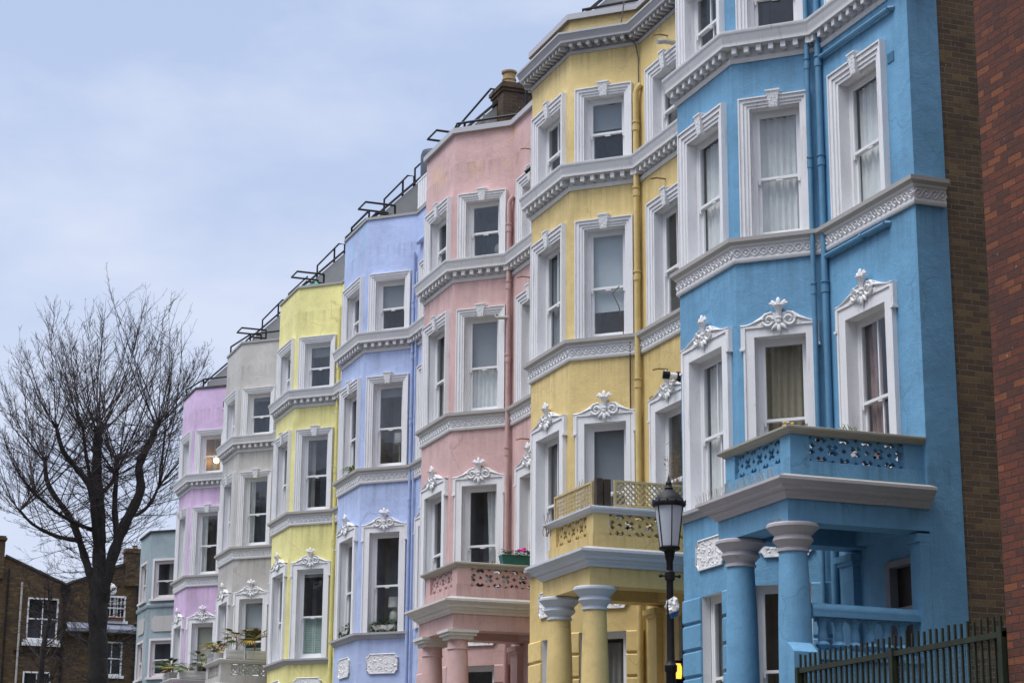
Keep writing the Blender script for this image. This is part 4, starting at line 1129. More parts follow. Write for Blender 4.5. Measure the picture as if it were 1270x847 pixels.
mb.build('foliage', [LEAF, LEAFD], root)
mb = MB()
for c in ((.08, -.04, .30), (.05, .0, .28), (-.02, -.03, .27), (.10, .02, .28), (.07, -.05, .26)): mb.ell(c, (.035, .035, .025), n=7, k=5)
mb.build('flowers', [PINKF], root)

def fretwork_darkening_shrub(k, label, seed, mats):  # dark pots and leaves added so the fretwork holes look dark
    root = thing('fretwork_darkening_shrub', label, 'plant', hl(k, -.9, .52, 6.19)); rnd = random.Random(seed); mb = MB()
    for x_ in (-.55, -.05, .45): mb.lathe([(.10, 0), (.14, .22), (.15, .24), (.13, .24)], (x_, 0), 12)
    mb.build('pots', [POSTW], root); mb = MB()
    for i in range(520):
        x_ = rnd.uniform(-.78, .72); leaf(mb, Vector((x_, rnd.uniform(-.17, .17), rnd.uniform(.12, .50))), rdir(rnd, rnd.uniform(-.3, .8)), .10, .04, rnd.choice((0, 1, 1)), .3, 2)
    mb.build('foliage', mats, root)
fretwork_darkening_shrub(0, 'dark potted shrubs added to darken the fretwork holes of blue balcony', 71, [LEAFD, BARK])
fretwork_darkening_shrub(1, 'dark potted shrubs added to darken the fretwork holes of yellow balcony', 72, [LEAFD, DRY])
fretwork_darkening_shrub(2, 'dark potted shrubs added to darken the fretwork holes of pink balcony', 73, [LEAFD, BARK])

# trellis screens and post on the yellow balcony
def trellis(k, a, b, z0, z1, label, diag, per):
    a = Vector(a); b = Vector(b); d = b-a; L = d.length; d.normalize(); n_ = Vector((-d.y, d.x))
    root = thing('trellis_panel', label, 'trellis', hl(k, a.x, a.y, z0), math.atan2(d.y, d.x), 'trellis panels on the yellow balcony')
    h = z1-z0; f = MB(); t = .032
    f.box((0, -.02, 0), (t, .02, h)); f.box((L-t, -.02, 0), (L, .02, h)); f.box((t, -.02, 0), (L-t, .02, t)); f.box((t, -.02, h-t), (L-t, .02, h)); f.build('frame', [TRELLIS], root)
    s_ = MB(); w = .011
    def strip(p, q, y0, y1):
        u = Vector((q[0]-p[0], q[1]-p[1])); u.normalize(); v = Vector((-u.y, u.x))*w
        s_.prism([(p[0]-v.x, p[1]-v.y), (q[0]-v.x, q[1]-v.y), (q[0]+v.x, q[1]+v.y), (p[0]+v.x, p[1]+v.y)], y0, y1)
    if diag:
        i = -h
        while i < L:
            for sg, ya in ((1, -.012), (-1, .002)):
                x0, z0_, x1, z1_ = i, 0., i+h, h
                if x0 < t: z0_ = t-x0; x0 = t
                if x1 > L-t: z1_ -= x1-(L-t); x1 = L-t
                if x1-x0 > .02:
                    if sg > 0: strip((x0, z0_), (x1, z1_), ya, ya+.01)
                    else: strip((x0, h-z0_), (x1, h-z1_), ya, ya+.01)
            i += per
    else:
        x = t+per
        while x < L-t: s_.box((x-w, -.012, t), (x+w, -.002, h-t)); x += per
        z = t+per
        while z < h-t: s_.box((t, .002, z-w), (L-t, .012, z+w)); z += per
    s_.build('lattice', [TRELLIS], root, smooth=False)
trellis(1, (PX+.16, 1.82), (PX+.16, .34), 6.805, 7.20, 'square-mesh yellow trellis panel along front of the yellow balcony', False, .062)
trellis(1, (PX+.42, .16), (-.05, .16), 6.805, 7.20, 'diamond-mesh yellow trellis panel on near side of the yellow balcony', True, .085)
root = thing('wooden_post', 'dark stained post at corner of yellow balcony between the trellis panels', 'post', hl(1, PX+.26, .24, 6.80))
mb = MB(); mb.box((-.10, -.05, 0), (.0, .05, .42)); mb.build('upright', [POSTW], root)
mb = MB(); mb.box((.02, -.06, 0), (.12, .04, .41)); mb.build('upright', [POSTW], root)
def dry_plant(k, p, label, seed, n, h, spread, cat='plant'):
    root = thing('dry_plant', label, cat, hl(k, *p)); rnd = random.Random(seed); mb = MB()
    for i in range(n):
        q = Vector((rnd.uniform(-spread, spread)*.5, rnd.uniform(-spread, spread)*.5, 0)); pts = [q.copy()]
        for j in range(5): q = q+Vector((rnd.uniform(-1, 1)*spread*.25, rnd.uniform(-1, 1)*spread*.25, h/5*rnd.uniform(.7, 1.1))); pts.append(q.copy())
        mb.tube(pts, [.006, .005, .005, .004, .003, .002], 4)
    mb.build('stems', [DRY], root)
    mb = MB()
    for i in range(n*9): leaf(mb, Vector((rnd.uniform(-spread, spread)*.8, rnd.uniform(-spread, spread)*.8, rnd.uniform(.1, h))), rdir(rnd, rnd.uniform(-.4, .6)), .06, .014, 0, .4, 2)
    if n > 8: mb.build('leaves', [DRY], root)
dry_plant(1, (-.30, .62, 6.20), 'tall brown withered climber on yellow balcony against blue bay', 6, 16, 1.75, .16)
dry_plant(1, (PX+.30, 1.05, 6.8), 'few bare twigs rising above the square-mesh trellis on yellow balcony', 16, 6, .62, .12)
dry_plant(1, (PX+.06, 1.86, 6.6), 'wispy dead twigs hanging at far end of yellow balcony', 26, 7, .36, .12)

r_ = thing('sill_plant', 'arching green pot plant on second floor sill of periwinkle house, beside angled corner', 'plant', hl(3, BD-.05, B1+.55, 10.12))
rnd = random.Random(31); mb = MB(); mb.lathe([(.04, 0), (.055, .07), (.06, .075), (.05, .07)], n=10); mb.build('pot', [POT], r_); mb = MB()
for i in range(46): leaf(mb, Vector((rnd.uniform(-.02, .02), rnd.uniform(-.02, .02), .07)), rdir(rnd, rnd.uniform(.2, 1.6)), rnd.uniform(.22, .44), .022, 0, .75, 4)
mb.build('leaves', [PALM_G], r_)
# table lamp and pale shade inside the periwinkle windows, statue in the pink one
def inside(k, fac, u, o, z, name, label, cat):
    p = fac.at(u, o, 0); return thing(name, label, cat, hl(k, p.x, p.y, z), fac.ang)
r_ = inside(3, CANT, UC['cant']-.06, -.42, 6.72, 'table_lamp', 'table lamp with white drum shade and pale vase base behind first floor pane', 'lamp')
mb = MB(); mb.lathe([(.06, 0), (.08, .02), (.11, .12), (.12, .2), (.10, .30), (.05, .36), (.04, .38)], n=18); mb.build('base', [CERAM], r_)
mb = MB(); mb.lathe([(.15, .40), (.14, .62)], n=22, caps=False); mb.tube([(0, 0, .37), (0, 0, .6)], .01, 6); mb.build('shade', [SHADE], r_)
r_ = inside(3, CANT, UC['cant']-.08, -.45, 10.50, 'lamp', 'white shaded lamp seen through second floor pane of periwinkle house', 'lamp')
mb = MB(); mb.lathe([(.13, .22), (.12, .44)], n=20, caps=False); mb.build('shade', [SHADE], r_)
mb = MB(); mb.lathe([(.09, -.40), (.09, -.38), (.02, -.36), (.015, .0), (.02, .3)], n=12); mb.build('base', [CERAM], r_)
r_ = inside(2, CANT, UC['cant']-.16, -.48, 13.24, 'white_ornament', 'white domed ornament behind top floor pane of pink house', 'ornament')
mb = MB(); mb.lathe([(.05, 0), (.04, .08), (.10, .14), (.12, .22), (.09, .30), (.02, .34)], n=14); mb.build('body', [CERAM], r_)
# small bits on the roofs
def lump(k, p, s, mat, label, seed, name, cat='tarpaulin'):
    root = thing(name, label, cat, hl(k, *p)); mb = MB(); vs = []; nx, ny = 22, 16
    for j in range(ny+1):
        for i in range(nx+1):
            u, v = i/nx-.5, j/ny-.5; e = max(0., 1-(abs(u)*2)**3)*max(0., 1-(abs(v)*2)**3)
            vs.append((u*s[0], v*s[1], s[2]*e*(.65+.6*noise.noise(Vector((u*5, v*5, seed)))+.15*noise.noise(Vector((u*14, v*14, seed))))))
    mb.add(vs, [(j*(nx+1)+i, j*(nx+1)+i+1, (j+1)*(nx+1)+i+1, (j+1)*(nx+1)+i) for j in range(ny) for i in range(nx)])
    b = len(mb.v); mb.add([(-s[0]/2, -s[1]/2, 0), (s[0]/2, -s[1]/2, 0), (s[0]/2, s[1]/2, 0), (-s[0]/2, s[1]/2, 0)], [(3, 2, 1, 0)])
    mb.build('sheet', [mat], root)
lump(4, (-.45, 4.0, 15.6), (.8, 1.5, .62), GREEN_T, 'crumpled green tarpaulin heaped behind lemon house parapet', 3.1, 'tarpaulin')
lump(2, (-.1, 3.9, 15.6), (.7, 1.3, .85), DARK_T, 'dark bundled sheet on the pink house roof beside the chimney', 8.2, 'roof_sheet')
root = thing('cold_frame', 'low glass cold frame lying behind pink house parapet', 'cold frame', hl(2, .02, 3.75, 15.52))
mb = MB()
for s_ in (0, .45): mb.box((-.3, -.5+s_, 0), (-.26, -.46+s_, .5)); mb.box((.26, -.5+s_, 0), (.3, -.46+s_, .5)); mb.box((-.26, -.5+s_, .46), (.26, -.46+s_, .5))
for x_ in (-.3, .26): mb.box((x_, -.5, .47), (x_+.04, .0, .505))
mb.build('frame', [WHITE], root)
mb = MB(); mb.add([(-.3, -.51, .02), (.3, -.51, .02), (.3, -.51, .46), (-.3, -.51, .46), (-.31, 0, .48), (.31, 0, .48), (.31, -.5, .49), (-.31, -.5, .49)], [(0, 1, 2, 3), (4, 5, 6, 7)]); mb.build('glass', [GLASS2], root)

# ------------------------------------------------------------------ neighbour red-brick building and the gap fence
root = thing('brick_building', 'tall dark red brick building at right edge beside the green fence', 'building', (11.3, 16.63, 0))
mb = MB(); mb.box((0, -14, -.2), (9, 0, 19)); mb.build('wall', [BR_RED], root, smooth=False)
mb = MB(); mb.box((-.08, -14.05, 19), (9.08, .06, 19.18)); mb.build('coping', [STONE], root)

root = thing('metal_fence', 'dark green spiked metal fence across the gap beside the red brick building', 'fence', (11.3, 16.66, GZ))
y1 = 4.09
mb = MB(); mb.box((-.03, 0, H(3.815)), (.03, y1, H(3.87))); mb.build('top_rail', [DARKG], root)
mb = MB(); mb.box((-.025, 0, H(2.35)), (.025, y1, H(2.40))); mb.build('bottom_rail', [DARKG], root)
for y_ in (y1-.03, 2.02, .03):
    mb = MB(); mb.box((-.045, y_-.03, 0), (.045, y_+.03, H(3.90 if y_ < 3 else 3.88))); mb.build('post', [DARKG], root)
mb = MB(); n = 36
for i in range(n):
    y_ = .06+i*(y1-.12)/(n-1); mb.box((-.011, y_-.011, H(2.2)), (.011, y_+.011, H(4.02+random.uniform(-.012, .012))))
mb.build('pickets', [DARKG], root, smooth=False)
mb = MB()
z = H(2.4)
while z < H(3.81): mb.box((.024, .02, z), (.028, y1-.02, z+.004)); z += .05
y_ = .03
while y_ < y1-.03: mb.box((.028, y_, H(2.4)), (.032, y_+.004, H(3.81))); y_ += .05
mb.build('wire_mesh', [MESH_G], root, smooth=False)
# low white kerb wall behind the fence, seen at the foot of the gap
root = thing('garden_wall', 'low pale blue painted wall behind the green fence at the foot of the gable', 'wall', (12.9, 20.7, GZ))
mb = MB(); mb.box((0, -.1, 0), (6, .1, H(3.42))); mb.build('body', [SB], root)
mb = MB(); mb.box((-.04, -.14, H(3.42)), (6, .14, H(3.50))); mb.build('coping', [BLUEWHITE], root)

# ------------------------------------------------------------------ unseen block across the street, added to close the low sky and show in glass
root = thing('unseen_mansion_block', 'unseen brown brick mansion block added across the street to close the low sky', 'building', (-10.5, -26, 0))
fm = Facet((0, 96), (0, 0)); wl = MB(); hs = []
for i in range(24):
    for j in range(4):
        hs.append((2+i*3.9, 3.3+i*3.9, 1.4+j*3.4, 3.3+j*3.4))
wall_panel(wl, fm, 0, 15.5, hs); wl.box((-9, 0, -.2), (-.5, 96, 15.4)); wl.build('wall', [BR_BROWN], root, recalc=False, smooth=False)
mb = MB(); mb.box((-9.1, -.1, 15.5), (.15, 96.1, 15.8)); mb.build('coping', [STONE], root)
for i in range(24):
    for j in range(4):
        if j < 1: continue
        p_ = fm.at(2.65+i*3.9, -.08, 1.4+j*3.4)
        o = link('window', cached('mbw', lambda: sash_mesh(1.3, 1.9, True, SASH, 0.)), root, p_, fm.ang)
        link('pane', cached('mbp', lambda: pane_mesh(1.3, 1.9, 0.)), o)

# ------------------------------------------------------------------ street lamp
LX, LYY = 9.8, 20.93
root = thing('street_lamp', 'black post lamp with tapered frosted lantern in front of the yellow porch', 'street lamp', (LX, LYY, 1.93))
zz = lambda z: z-1.93
mb = MB(); mb.lathe([(.13, 0), (.13, .5), (.10, .55), (.075, 1.2), (.062, 1.25), (.056, zz(3.78)), (.07, zz(3.80)), (.072, zz(3.86)), (.055, zz(3.88)), (.045, zz(3.92)), (.038, zz(5.02)), (.05, zz(5.06)), (.06, zz(5.12)), (.07, zz(5.15))], n=20)
mb.build('post', [BLACK], root)
mb = MB(); mb.tube([(-.105, .012, zz(4.86)), (.105, -.012, zz(4.86))], .011, 8); mb.lathe([(.04, zz(4.80)), (.058, zz(4.82)), (.058, zz(4.90)), (.04, zz(4.92))], n=14)
for s_ in (-1, 1): mb.ell((s_*.11, -s_*.012, zz(4.86)), (.022, .022, .022), n=8, k=6)
mb.build('ladder_bar', [BLACK], root)
lan = MB()
lan.lathe([(.075, zz(5.14)), (.115, zz(5.155)), (.122, zz(5.18)), (.10, zz(5.20))], n=24)
for i in range(6):
    a = 2*PI*i/6+.3; lan.tube([(.110*math.cos(a), .110*math.sin(a), zz(5.19)), (.166*math.cos(a), .166*math.sin(a), zz(5.66))], .006, 5)
lan.lathe([(.168, zz(5.645)), (.19, zz(5.655)), (.197, zz(5.68)), (.19, zz(5.70)), (.165, zz(5.715)), (.155, zz(5.745)), (.12, zz(5.79)), (.07, zz(5.825)), (.05, zz(5.845)), (.055, zz(5.86)), (.04, zz(5.875)), (.033, zz(5.91)), (.036, zz(5.92)), (.018, zz(5.95)), (.008, zz(5.99)), (.002, zz(6.03))], n=28)
for i in range(12): a = 2*PI*i/12; lan.ell((.188*math.cos(a), .188*math.sin(a), zz(5.705)), (.010, .010, .02), n=6, k=4)
lo = lan.build('lantern', [BLACK], root)
mb = MB(); mb.lathe([(.104, zz(5.19)), (.162, zz(5.655))], n=24, caps=False); mb.build('glass', [FROST], lo)
root = thing('plastic_wrap', 'crumpled white and blue plastic wrap tied round the black lamp post', 'plastic wrap', (LX, LYY, 4.50))
mb = MB(); vs = []; nx, ny = 26, 14
for j in range(ny+1):
    for i in range(nx+1):
        a = 2*PI*i/nx; t = j/ny; z = .11-.22*t
        rr = .048+.045*math.sin(PI*t)*max(0, math.cos(a+1.0))+.030*noise.noise(Vector((math.cos(a)*2.2, math.sin(a)*2.2, t*4)))+.02*noise.noise(Vector((math.cos(a)*6, math.sin(a)*6, t*11)))
        vs.append((rr*math.cos(a)+.03*t, rr*math.sin(a), z+.03*math.cos(a)))
mb.add(vs, [(j*(nx+1)+i, j*(nx+1)+i+1, (j+1)*(nx+1)+i+1, (j+1)*(nx+1)+i) for j in range(ny) for i in range(nx)])
mb.m = [1 if f[0]//(nx+1) >= 10 and (f[0] % (nx+1)) > nx*.5 else 0 for f in mb.f]
mb.build('sheet', [WRAPW, WRAPB], root)

# ------------------------------------------------------------------ far brick house with a butterfly roof
root = thing('brick_house', 'brown brick house with V-shaped parapet and white sash windows behind the bare tree', 'house', (9.6, 84., 0))
fx = lambda x: x-9.6
prof = [(-3.2, 0), (-3.2, 13.2), (0-.15, 13.95), (.35, 13.8), (2.8, 12.78), (5.15, 13.75), (7.4, 13.75), (7.4, 0)]
holes = [(10.93, 12.16, 10.55, 12.22), (14.02, 14.86, 11.45, 12.46), (13.98, 14.82, 9.25, 10.6), (10.92, 12.02, 7.5, 9.28), (9.3, 9.72, 10.9, 12.0)]
wl = MB(); hs = [(fx(a), fx(b), c, d) for a, b, c, d in holes]
fac = Facet((7.4, 0), (-3.2, 0))     # outward normal is -Y
hs2 = [(7.4-b, 7.4-a, c, d) for a, b, c, d in hs]
wall_panel(wl, fac, 0, 12.78, hs2)
wl.add([(-3.2, 0, 12.78), (2.8, 0, 12.78), (.35, 0, 13.8), (-.15, 0, 13.95), (-3.2, 0, 13.2)], [(0, 1, 2, 3, 4)])
wl.add([(2.8, 0, 12.78), (7.4, 0, 12.78), (7.4, 0, 13.75), (5.15, 0, 13.75)], [(0, 1, 2, 3)])
for sx in (-3.2, 7.4): wl.add([(sx, 0, 0), (sx, 8, 0), (sx, 8, 13.2), (sx, 0, 13.2)], [(0, 1, 2, 3)])
wl.build('wall', [BR_FAR], root, recalc=False, smooth=False)
cp = MB()
for a, b in (((.35, 13.8), (2.8, 12.78)), ((2.8, 12.78), (5.15, 13.75))):
    cp.prism([a, b, (b[0], b[1]+.09), (a[0], a[1]+.09)], -.06, .25)
cp.build('coping', [COPED], root)
rf = MB(); rf.add([(-3.2, .2, 13.0), (2.8, .2, 12.6), (2.8, 8, 12.6), (-3.2, 8, 13.0)], [(0, 1, 2, 3)]); rf.add([(2.8, .2, 12.6), (7.4, .2, 13.5), (7.4, 8, 13.5), (2.8, 8, 12.6)], [(0, 1, 2, 3)]); rf.build('roof', [SLATE], root)
for (x0, x1, zt) in ((-1.6, .28, 14.45), (5.15, 7.3, 14.25)):
    c = MB(); c.box((x0, -.12, 12.9), (x1, .5, zt)); c.box((x0-.06, -.18, zt), (x1+.06, .56, zt+.09)); c.box((x0-.02, -.14, zt+.09), (x1+.02, .52, zt+.17)); o = c.build('chimney', [BR_FAR], root, smooth=False)
    if x0 > 0:
        p_ = MB(); p_.lathe([(.12, zt+.17), (.1, zt+.3), (.13, zt+.33), (.1, zt+.34)], (x0+.4, .2), 12); p_.build('chimney_pot', [POT], o)
for i, (a, b, c, d) in enumerate(holes):
    w, h = b-a, d-c
    fr = MB(); W2 = w/2; t = .06
    fr.box((-W2, -.10, 0), (-W2+t, .02, h)); fr.box((W2-t, -.10, 0), (W2, .02, h)); fr.box((-W2+t, -.10, h-t), (W2-t, .02, h)); fr.box((-W2+t, -.10, 0), (W2-t, .02, t)); fr.box((-W2+t, -.08, h*.48), (W2-t, -.02, h*.48+.055))
    fr.box((-.018, -.08, t), (.018, -.03, h*.48)); fr.box((-.018, -.08, h*.48+.055), (.018, -.03, h-t))
    fr.box((-W2-.10, -.02, -.12), (W2+.10, .10, -.005))
    o = fr.build('window', [SASH], root); o.location = (fx((a+b)/2), -.0, c); o.rotation_euler.z = PI
    pn = MB(); pn.add([(-W2+t, -.06, t), (W2-t, -.06, t), (W2-t, -.06, h-t), (-W2+t, -.06, h-t)], [(0, 1, 2, 3)]); pn.build('pane', [GLASS], o)
    rm = MB(); x = W2; vs = [(-x, -.101, 0), (x, -.101, 0), (x, -.101, h), (-x, -.101, h), (-x, -.7, 0), (x, -.7, 0), (x, -.7, h), (-x, -.7, h)]
    rm.add(vs, [(4, 5, 6, 7), (0, 4, 7, 3), (1, 2, 6, 5), (3, 7, 6, 2), (0, 1, 5, 4)]); rm.build('room_lining', [ROOM], o)
    if i == 1:   # window grille and box
        g = MB()
        for j in range(6): xx = -W2+.06+j*(w-.12)/5; g.box((xx-.012, .05, .12), (xx+.012, .07, h))
        for z in (.14, h*.5, h-.08): g.box((-W2, .048, z), (W2, .072, z+.025))
        for j in range(5): g.tube([(-W2+.14+j*(w-.28)/4+.05*math.cos(q*PI/6), .06, h*.72+.07*math.sin(q*PI/6)) for q in range(13)], .01, 4)
        g.build('grille', [SASH], o)
        bx_ = MB(); bx_.box((-W2+.1, .03, 0), (W2-.1, .17, .13)); bx_.build('window_box', [simple('terracotta', (.16, .05, .03), .8)], o)
    if i == 0:
        sl = MB(); sl.box((-W2-.14, .0, -.26), (W2+.14, .14, -.122)); sl.build('sill', [WHITE], o)
mb = MB(); mb.tube([(2.78, -.08, 0), (2.78, -.08, 12.5)], .06, 8); mb.box((2.6, -.2, 12.45), (2.96, -.01, 12.75)); mb.build('downpipe', [BLACK], root)
for x_ in (.5, 1.05, 5.75): mb = MB(); mb.tube([(x_, -.07, 8.5), (x_, -.07, 13.3 if x_ < 1 else 12.8)], .045, 6); mb.build('downpipe', [BLACK if x_ != 1.05 else STONE], root)
mb = MB(); mb.box((.9, -.09, 10.02), (2.75, -.002, 10.10)); mb.build('cable_run', [BLACK], root)
mb = MB(); mb.prism([(2.9, 10.92), (7.3, 10.92), (7.3, 11.05), (2.9, 11.05)], -.5, -.003); mb.add([(2.9, -.5, 11.05), (7.3, -.5, 11.05), (7.3, -.003, 11.32), (2.9, -.003, 11.32)], [(0, 1, 2, 3)]); mb.build('lead_canopy', [LEAD], root)
mb = MB(); mb.prism([(5.6, 11.33), (7.3, 11.33), (7.3, 12.5), (6.6, 12.3)], -.3, -.003); mb.build('dormer_cheek', [SLATE], root)
mb = MB()
mb.lathe([(.0, .06), (.13, .05), (.22, .02), (.26, -.02)], n=20, caps=False); d_ = mb.build('satellite_dish', [WHITE], root); d_.location = (4.58, -.35, 12.70); d_.rotation_euler = (math.radians(75), 0, .3)
mb = MB(); mb.tube([(0, 0, .05), (.05, -.1, .3)], .012, 5); mb.build('bracket', [BLACK], d_)
root = thing('street_lantern', 'dark lantern top below the brick house window, left of teal house', 'street lamp', (13.55, 77., GZ))
mb = MB(); mb.lathe([(.07, 0), (.06, 5.0), (.1, 5.1)], n=10); mb.build('post', [BLACK], root)
mb = MB(); mb.lathe([(.14, 5.1), (.24, 5.65), (.29, 5.7), (.2, 5.85), (.06, 5.95), (.02, 6.15)], n=14); mb.build('lantern', [TANK], root)

# ------------------------------------------------------------------ bare pollarded tree
TX, TYY = 12.35, 75.0
root = thing('bare_tree', 'tall leafless pollarded tree with fans of straight shoots, left of the terrace', 'tree', (TX, TYY, GZ))
rnd = random.Random(21)
def tp(x, z, dy=0.): return Vector((x-TX, dy, z-GZ))
def smooth_path(pts, n=5, jit=.0):
    out = []
    P = [pts[0]]+list(pts)+[pts[-1]]
    for i in range(1, len(P)-2):
        p0, p1, p2, p3 = P[i-1], P[i], P[i+1], P[i+2]
        for j in range(n):
            t = j/n
            out.append(.5*((2*p1)+(p2-p0)*t+(2*p0-5*p1+4*p2-p3)*t*t+(3*p1-p0-3*p2+p3)*t**3))
    out.append(Vector(pts[-1])); return out
def limb(mb, pts, r0, r1, n=9, lumpy=.10):
    sp = smooth_path(pts, 6); m = len(sp)
    rs = [(r0+(r1-r0)*i/(m-1))*(1+lumpy*math.sin(i*1.9+r0*40)+rnd.uniform(-lumpy, lumpy)*.6) for i in range(m)]
    mb.tube(sp, rs, n); return sp
trk = MB()
limb(trk, [tp(12.45, 1.8), tp(12.42, 6), tp(12.42, 8.2), tp(12.30, 10.2), tp(12.25, 11.9)], .385, .32, 14, .08)
trk.build('trunk', [BARK], root)
shoots = []     # (origin, base direction, count, spread, length)
LIMBS = [
    ([tp(12.25, 11.6), tp(12.2, 12.9), tp(12.15, 14.2), tp(11.95, 15.9, .1), tp(11.92, 17.4, .1)], 0.269, 0.155),
    ([tp(12.38, 10.8), tp(12.55, 12.2, -.2), tp(12.95, 13.7, -.3), tp(13.5, 15.1, -.4), tp(13.42, 16.1, -.4), tp(13.8, 17.1, -.5), tp(13.98, 17.7, -.5)], 0.242, 0.105),
    ([tp(12.8, 13.3, -.28), tp(12.7, 14.6, .2), tp(12.75, 15.9, .4)], 0.134, 0.074),
    ([tp(12.18, 12.6), tp(11.9, 14.0, -.4), tp(11.65, 15.1, -.6), tp(11.05, 15.75, -.8), tp(10.5, 16.35, -1), tp(10.2, 17.2, -1.1)], 0.161, 0.068),
    ([tp(12.1, 11.5), tp(11.8, 12.5, .3), tp(11.25, 14.0, .6), tp(10.35, 15.3, .8), tp(10.15, 16.3, .9)], 0.168, 0.068),
    ([tp(11.5, 13.3, .5), tp(10.7, 13.5, .9), tp(9.9, 13.9, 1.1), tp(9.4, 14.4, 1.2)], 0.087, 0.043),
    ([tp(12.1, 13.6), tp(11.3, 13.75, -.5), tp(10.4, 14.1, -.9), tp(9.6, 14.7, -1.)], 0.087, 0.043),
    ([tp(13.1, 14.2, -.3), tp(13.6, 14.4, .3), tp(14.1, 14.9, .6), tp(14.4, 15.6, .8)], 0.081, 0.043),
    ([tp(12.12, 15.0), tp(12.6, 15.6, .4), tp(12.75, 16.5, .8)], 0.087, 0.056),
    ([tp(11.75, 15.0, -.6), tp(11.4, 16.2, -.8), tp(11.2, 17.2, -.9)], 0.081, 0.050)]
bme_ = MB(); knots = []
for pts, a, b in LIMBS:
    br = MB(); sp = limb(br, pts, a, b); e = sp[-1]
    br.ell(e, (b*1.25, b*1.25, b*1.3), n=9, k=6)
    br.build('limb', [BARK], root, recalc=False); knots.append((sp, b))
CEN = tp(12.0, 15.2); RXL, RXR, RZ = 4.7, 5.6, 7.9
def env(d):
    """distance from the crown's heart to its outline in direction d"""
    rx = RXR if d.x > 0 else RXL
    up = RZ if d.z > 0 else 3.2
    return 1/math.sqrt((d.x/rx)**2+(d.y/4.3)**2+(d.z/up)**2)
tw = [MB() for _ in range(3)]
def shoot(p, d, L, r, lvl, mb, upw=.10):
    n = (9, 5, 3)[lvl]
    pts = [p.copy()]; q = p.copy(); dd = d.normalized()
    for i in range(n):
        dd = (dd+Vector((rnd.uniform(-1, 1), rnd.uniform(-1, 1), rnd.uniform(-.8, .9)))*(.07, .17, .22)[lvl]+Vector((0, 0, upw))).normalized()
        q = q+dd*(L/n); pts.append(q.copy())
    rs = [max(.0042, r*(1-.9*i/n)) for i in range(n+1)]
    mb.tube(pts, rs, (5, 3, 3)[lvl], caps=False)
    if lvl < 2:
        k = int((13 if lvl == 0 else 4.6)*rnd.uniform(.7, 1.2))
        for j in range(k):
            t = rnd.uniform(.22, 1.) if lvl == 0 else rnd.uniform(.15, 1.)
            i = min(n-1, int(t*n)); o = pts[i].lerp(pts[i+1], t*n-i)
            ax = (pts[i+1]-pts[i]).normalized()
            side = Vector((rnd.uniform(-1, 1), rnd.uniform(-1, 1), rnd.uniform(-.6, .8))); nd_ = (ax*.95+side*.8).normalized()
            ll = L*(.27 if lvl == 0 else .36)*rnd.uniform(.5, 1.2)*(1.2-.5*t)
            shoot(o, nd_, ll, max(.0065, r*.40), lvl+1, mb, .05)
def reach(p, d):
    rel = p-CEN; L = .4
    for s_ in range(60):
        c = rel+d*(s_*.2); ln = c.length
        if ln > env(c.normalized() if ln > 1e-4 else d): break
        L = s_*.2
    return L
for ki, (sp, b) in enumerate(knots):
    end = sp[-1]; big = b > .10
    num = 21 if big else 14
    for i in range(num):
        out = (end-CEN); out.z = 0; a = rnd.uniform(0, 2*PI); sprd = math.sqrt(rnd.random())*1.25
        d = Vector((math.cos(a)*sprd+out.x*.16, math.sin(a)*sprd+out.y*.16, rnd.uniform(.55, 1.0))).normalized()
        L = reach(end, (d+Vector((0, 0, .35))).normalized())*rnd.uniform(.72, 1.02)
        if L > .6: shoot(end+Vector((rnd.uniform(-b, b), rnd.uniform(-b, b), rnd.uniform(-b*1.5, b*.6))), d, L, .009+.0036*L, 0, tw[ki % 3])
    for i in range(15 if not big else 17):
        t = rnd.uniform(.25, .98); p = sp[int(t*(len(sp)-1))]
        a = rnd.uniform(0, 2*PI); d = Vector((math.cos(a), math.sin(a)*.8, rnd.uniform(.0, .7))).normalized()
        L = min(reach(p, d), 4.6)*rnd.uniform(.55, 1.02)
        if L > .5: shoot(p, d, L, .008+.0030*L, 0, tw[ki % 3], rnd.uniform(-.02, .08))
# whiskers on the trunk
for i in range(95):
    z = rnd.uniform(8.0, 13.6); a = rnd.uniform(0, 2*PI); d = Vector((math.cos(a), math.sin(a)*.7, rnd.uniform(-.2, .5)))
    shoot(tp(12.3, z), d, rnd.uniform(1.2, 4.1), .015, 0, tw[i % 3], rnd.uniform(-.06, .05))
for t_ in tw: t_.build('twigs', [TWIG], root, recalc=False)
# a slighter bare sapling in front of the brick house
root = thing('bare_sapling', 'small leafless tree in front of the brick house, left of the big trunk', 'tree', (10.9, 78., GZ))
mb = MB(); sp = [Vector((0, 0, 0)), Vector((.1, 0, 4)), Vector((-.1, 0, 7.2)), Vector((.2, 0, 9.2))]; limb(mb, sp, .2, .06, 8); mb.build('trunk', [BARK], root)
mb = MB()
for i in range(26):
    z = rnd.uniform(5.2, 9.2); a = rnd.uniform(0, 2*PI); shoot(Vector((.05, 0, z)), Vector((math.cos(a), math.sin(a), rnd.uniform(.1, .8))), rnd.uniform(.9, 2.), .028, 0, mb)
mb.build('twigs', [TWIG], root, recalc=False)

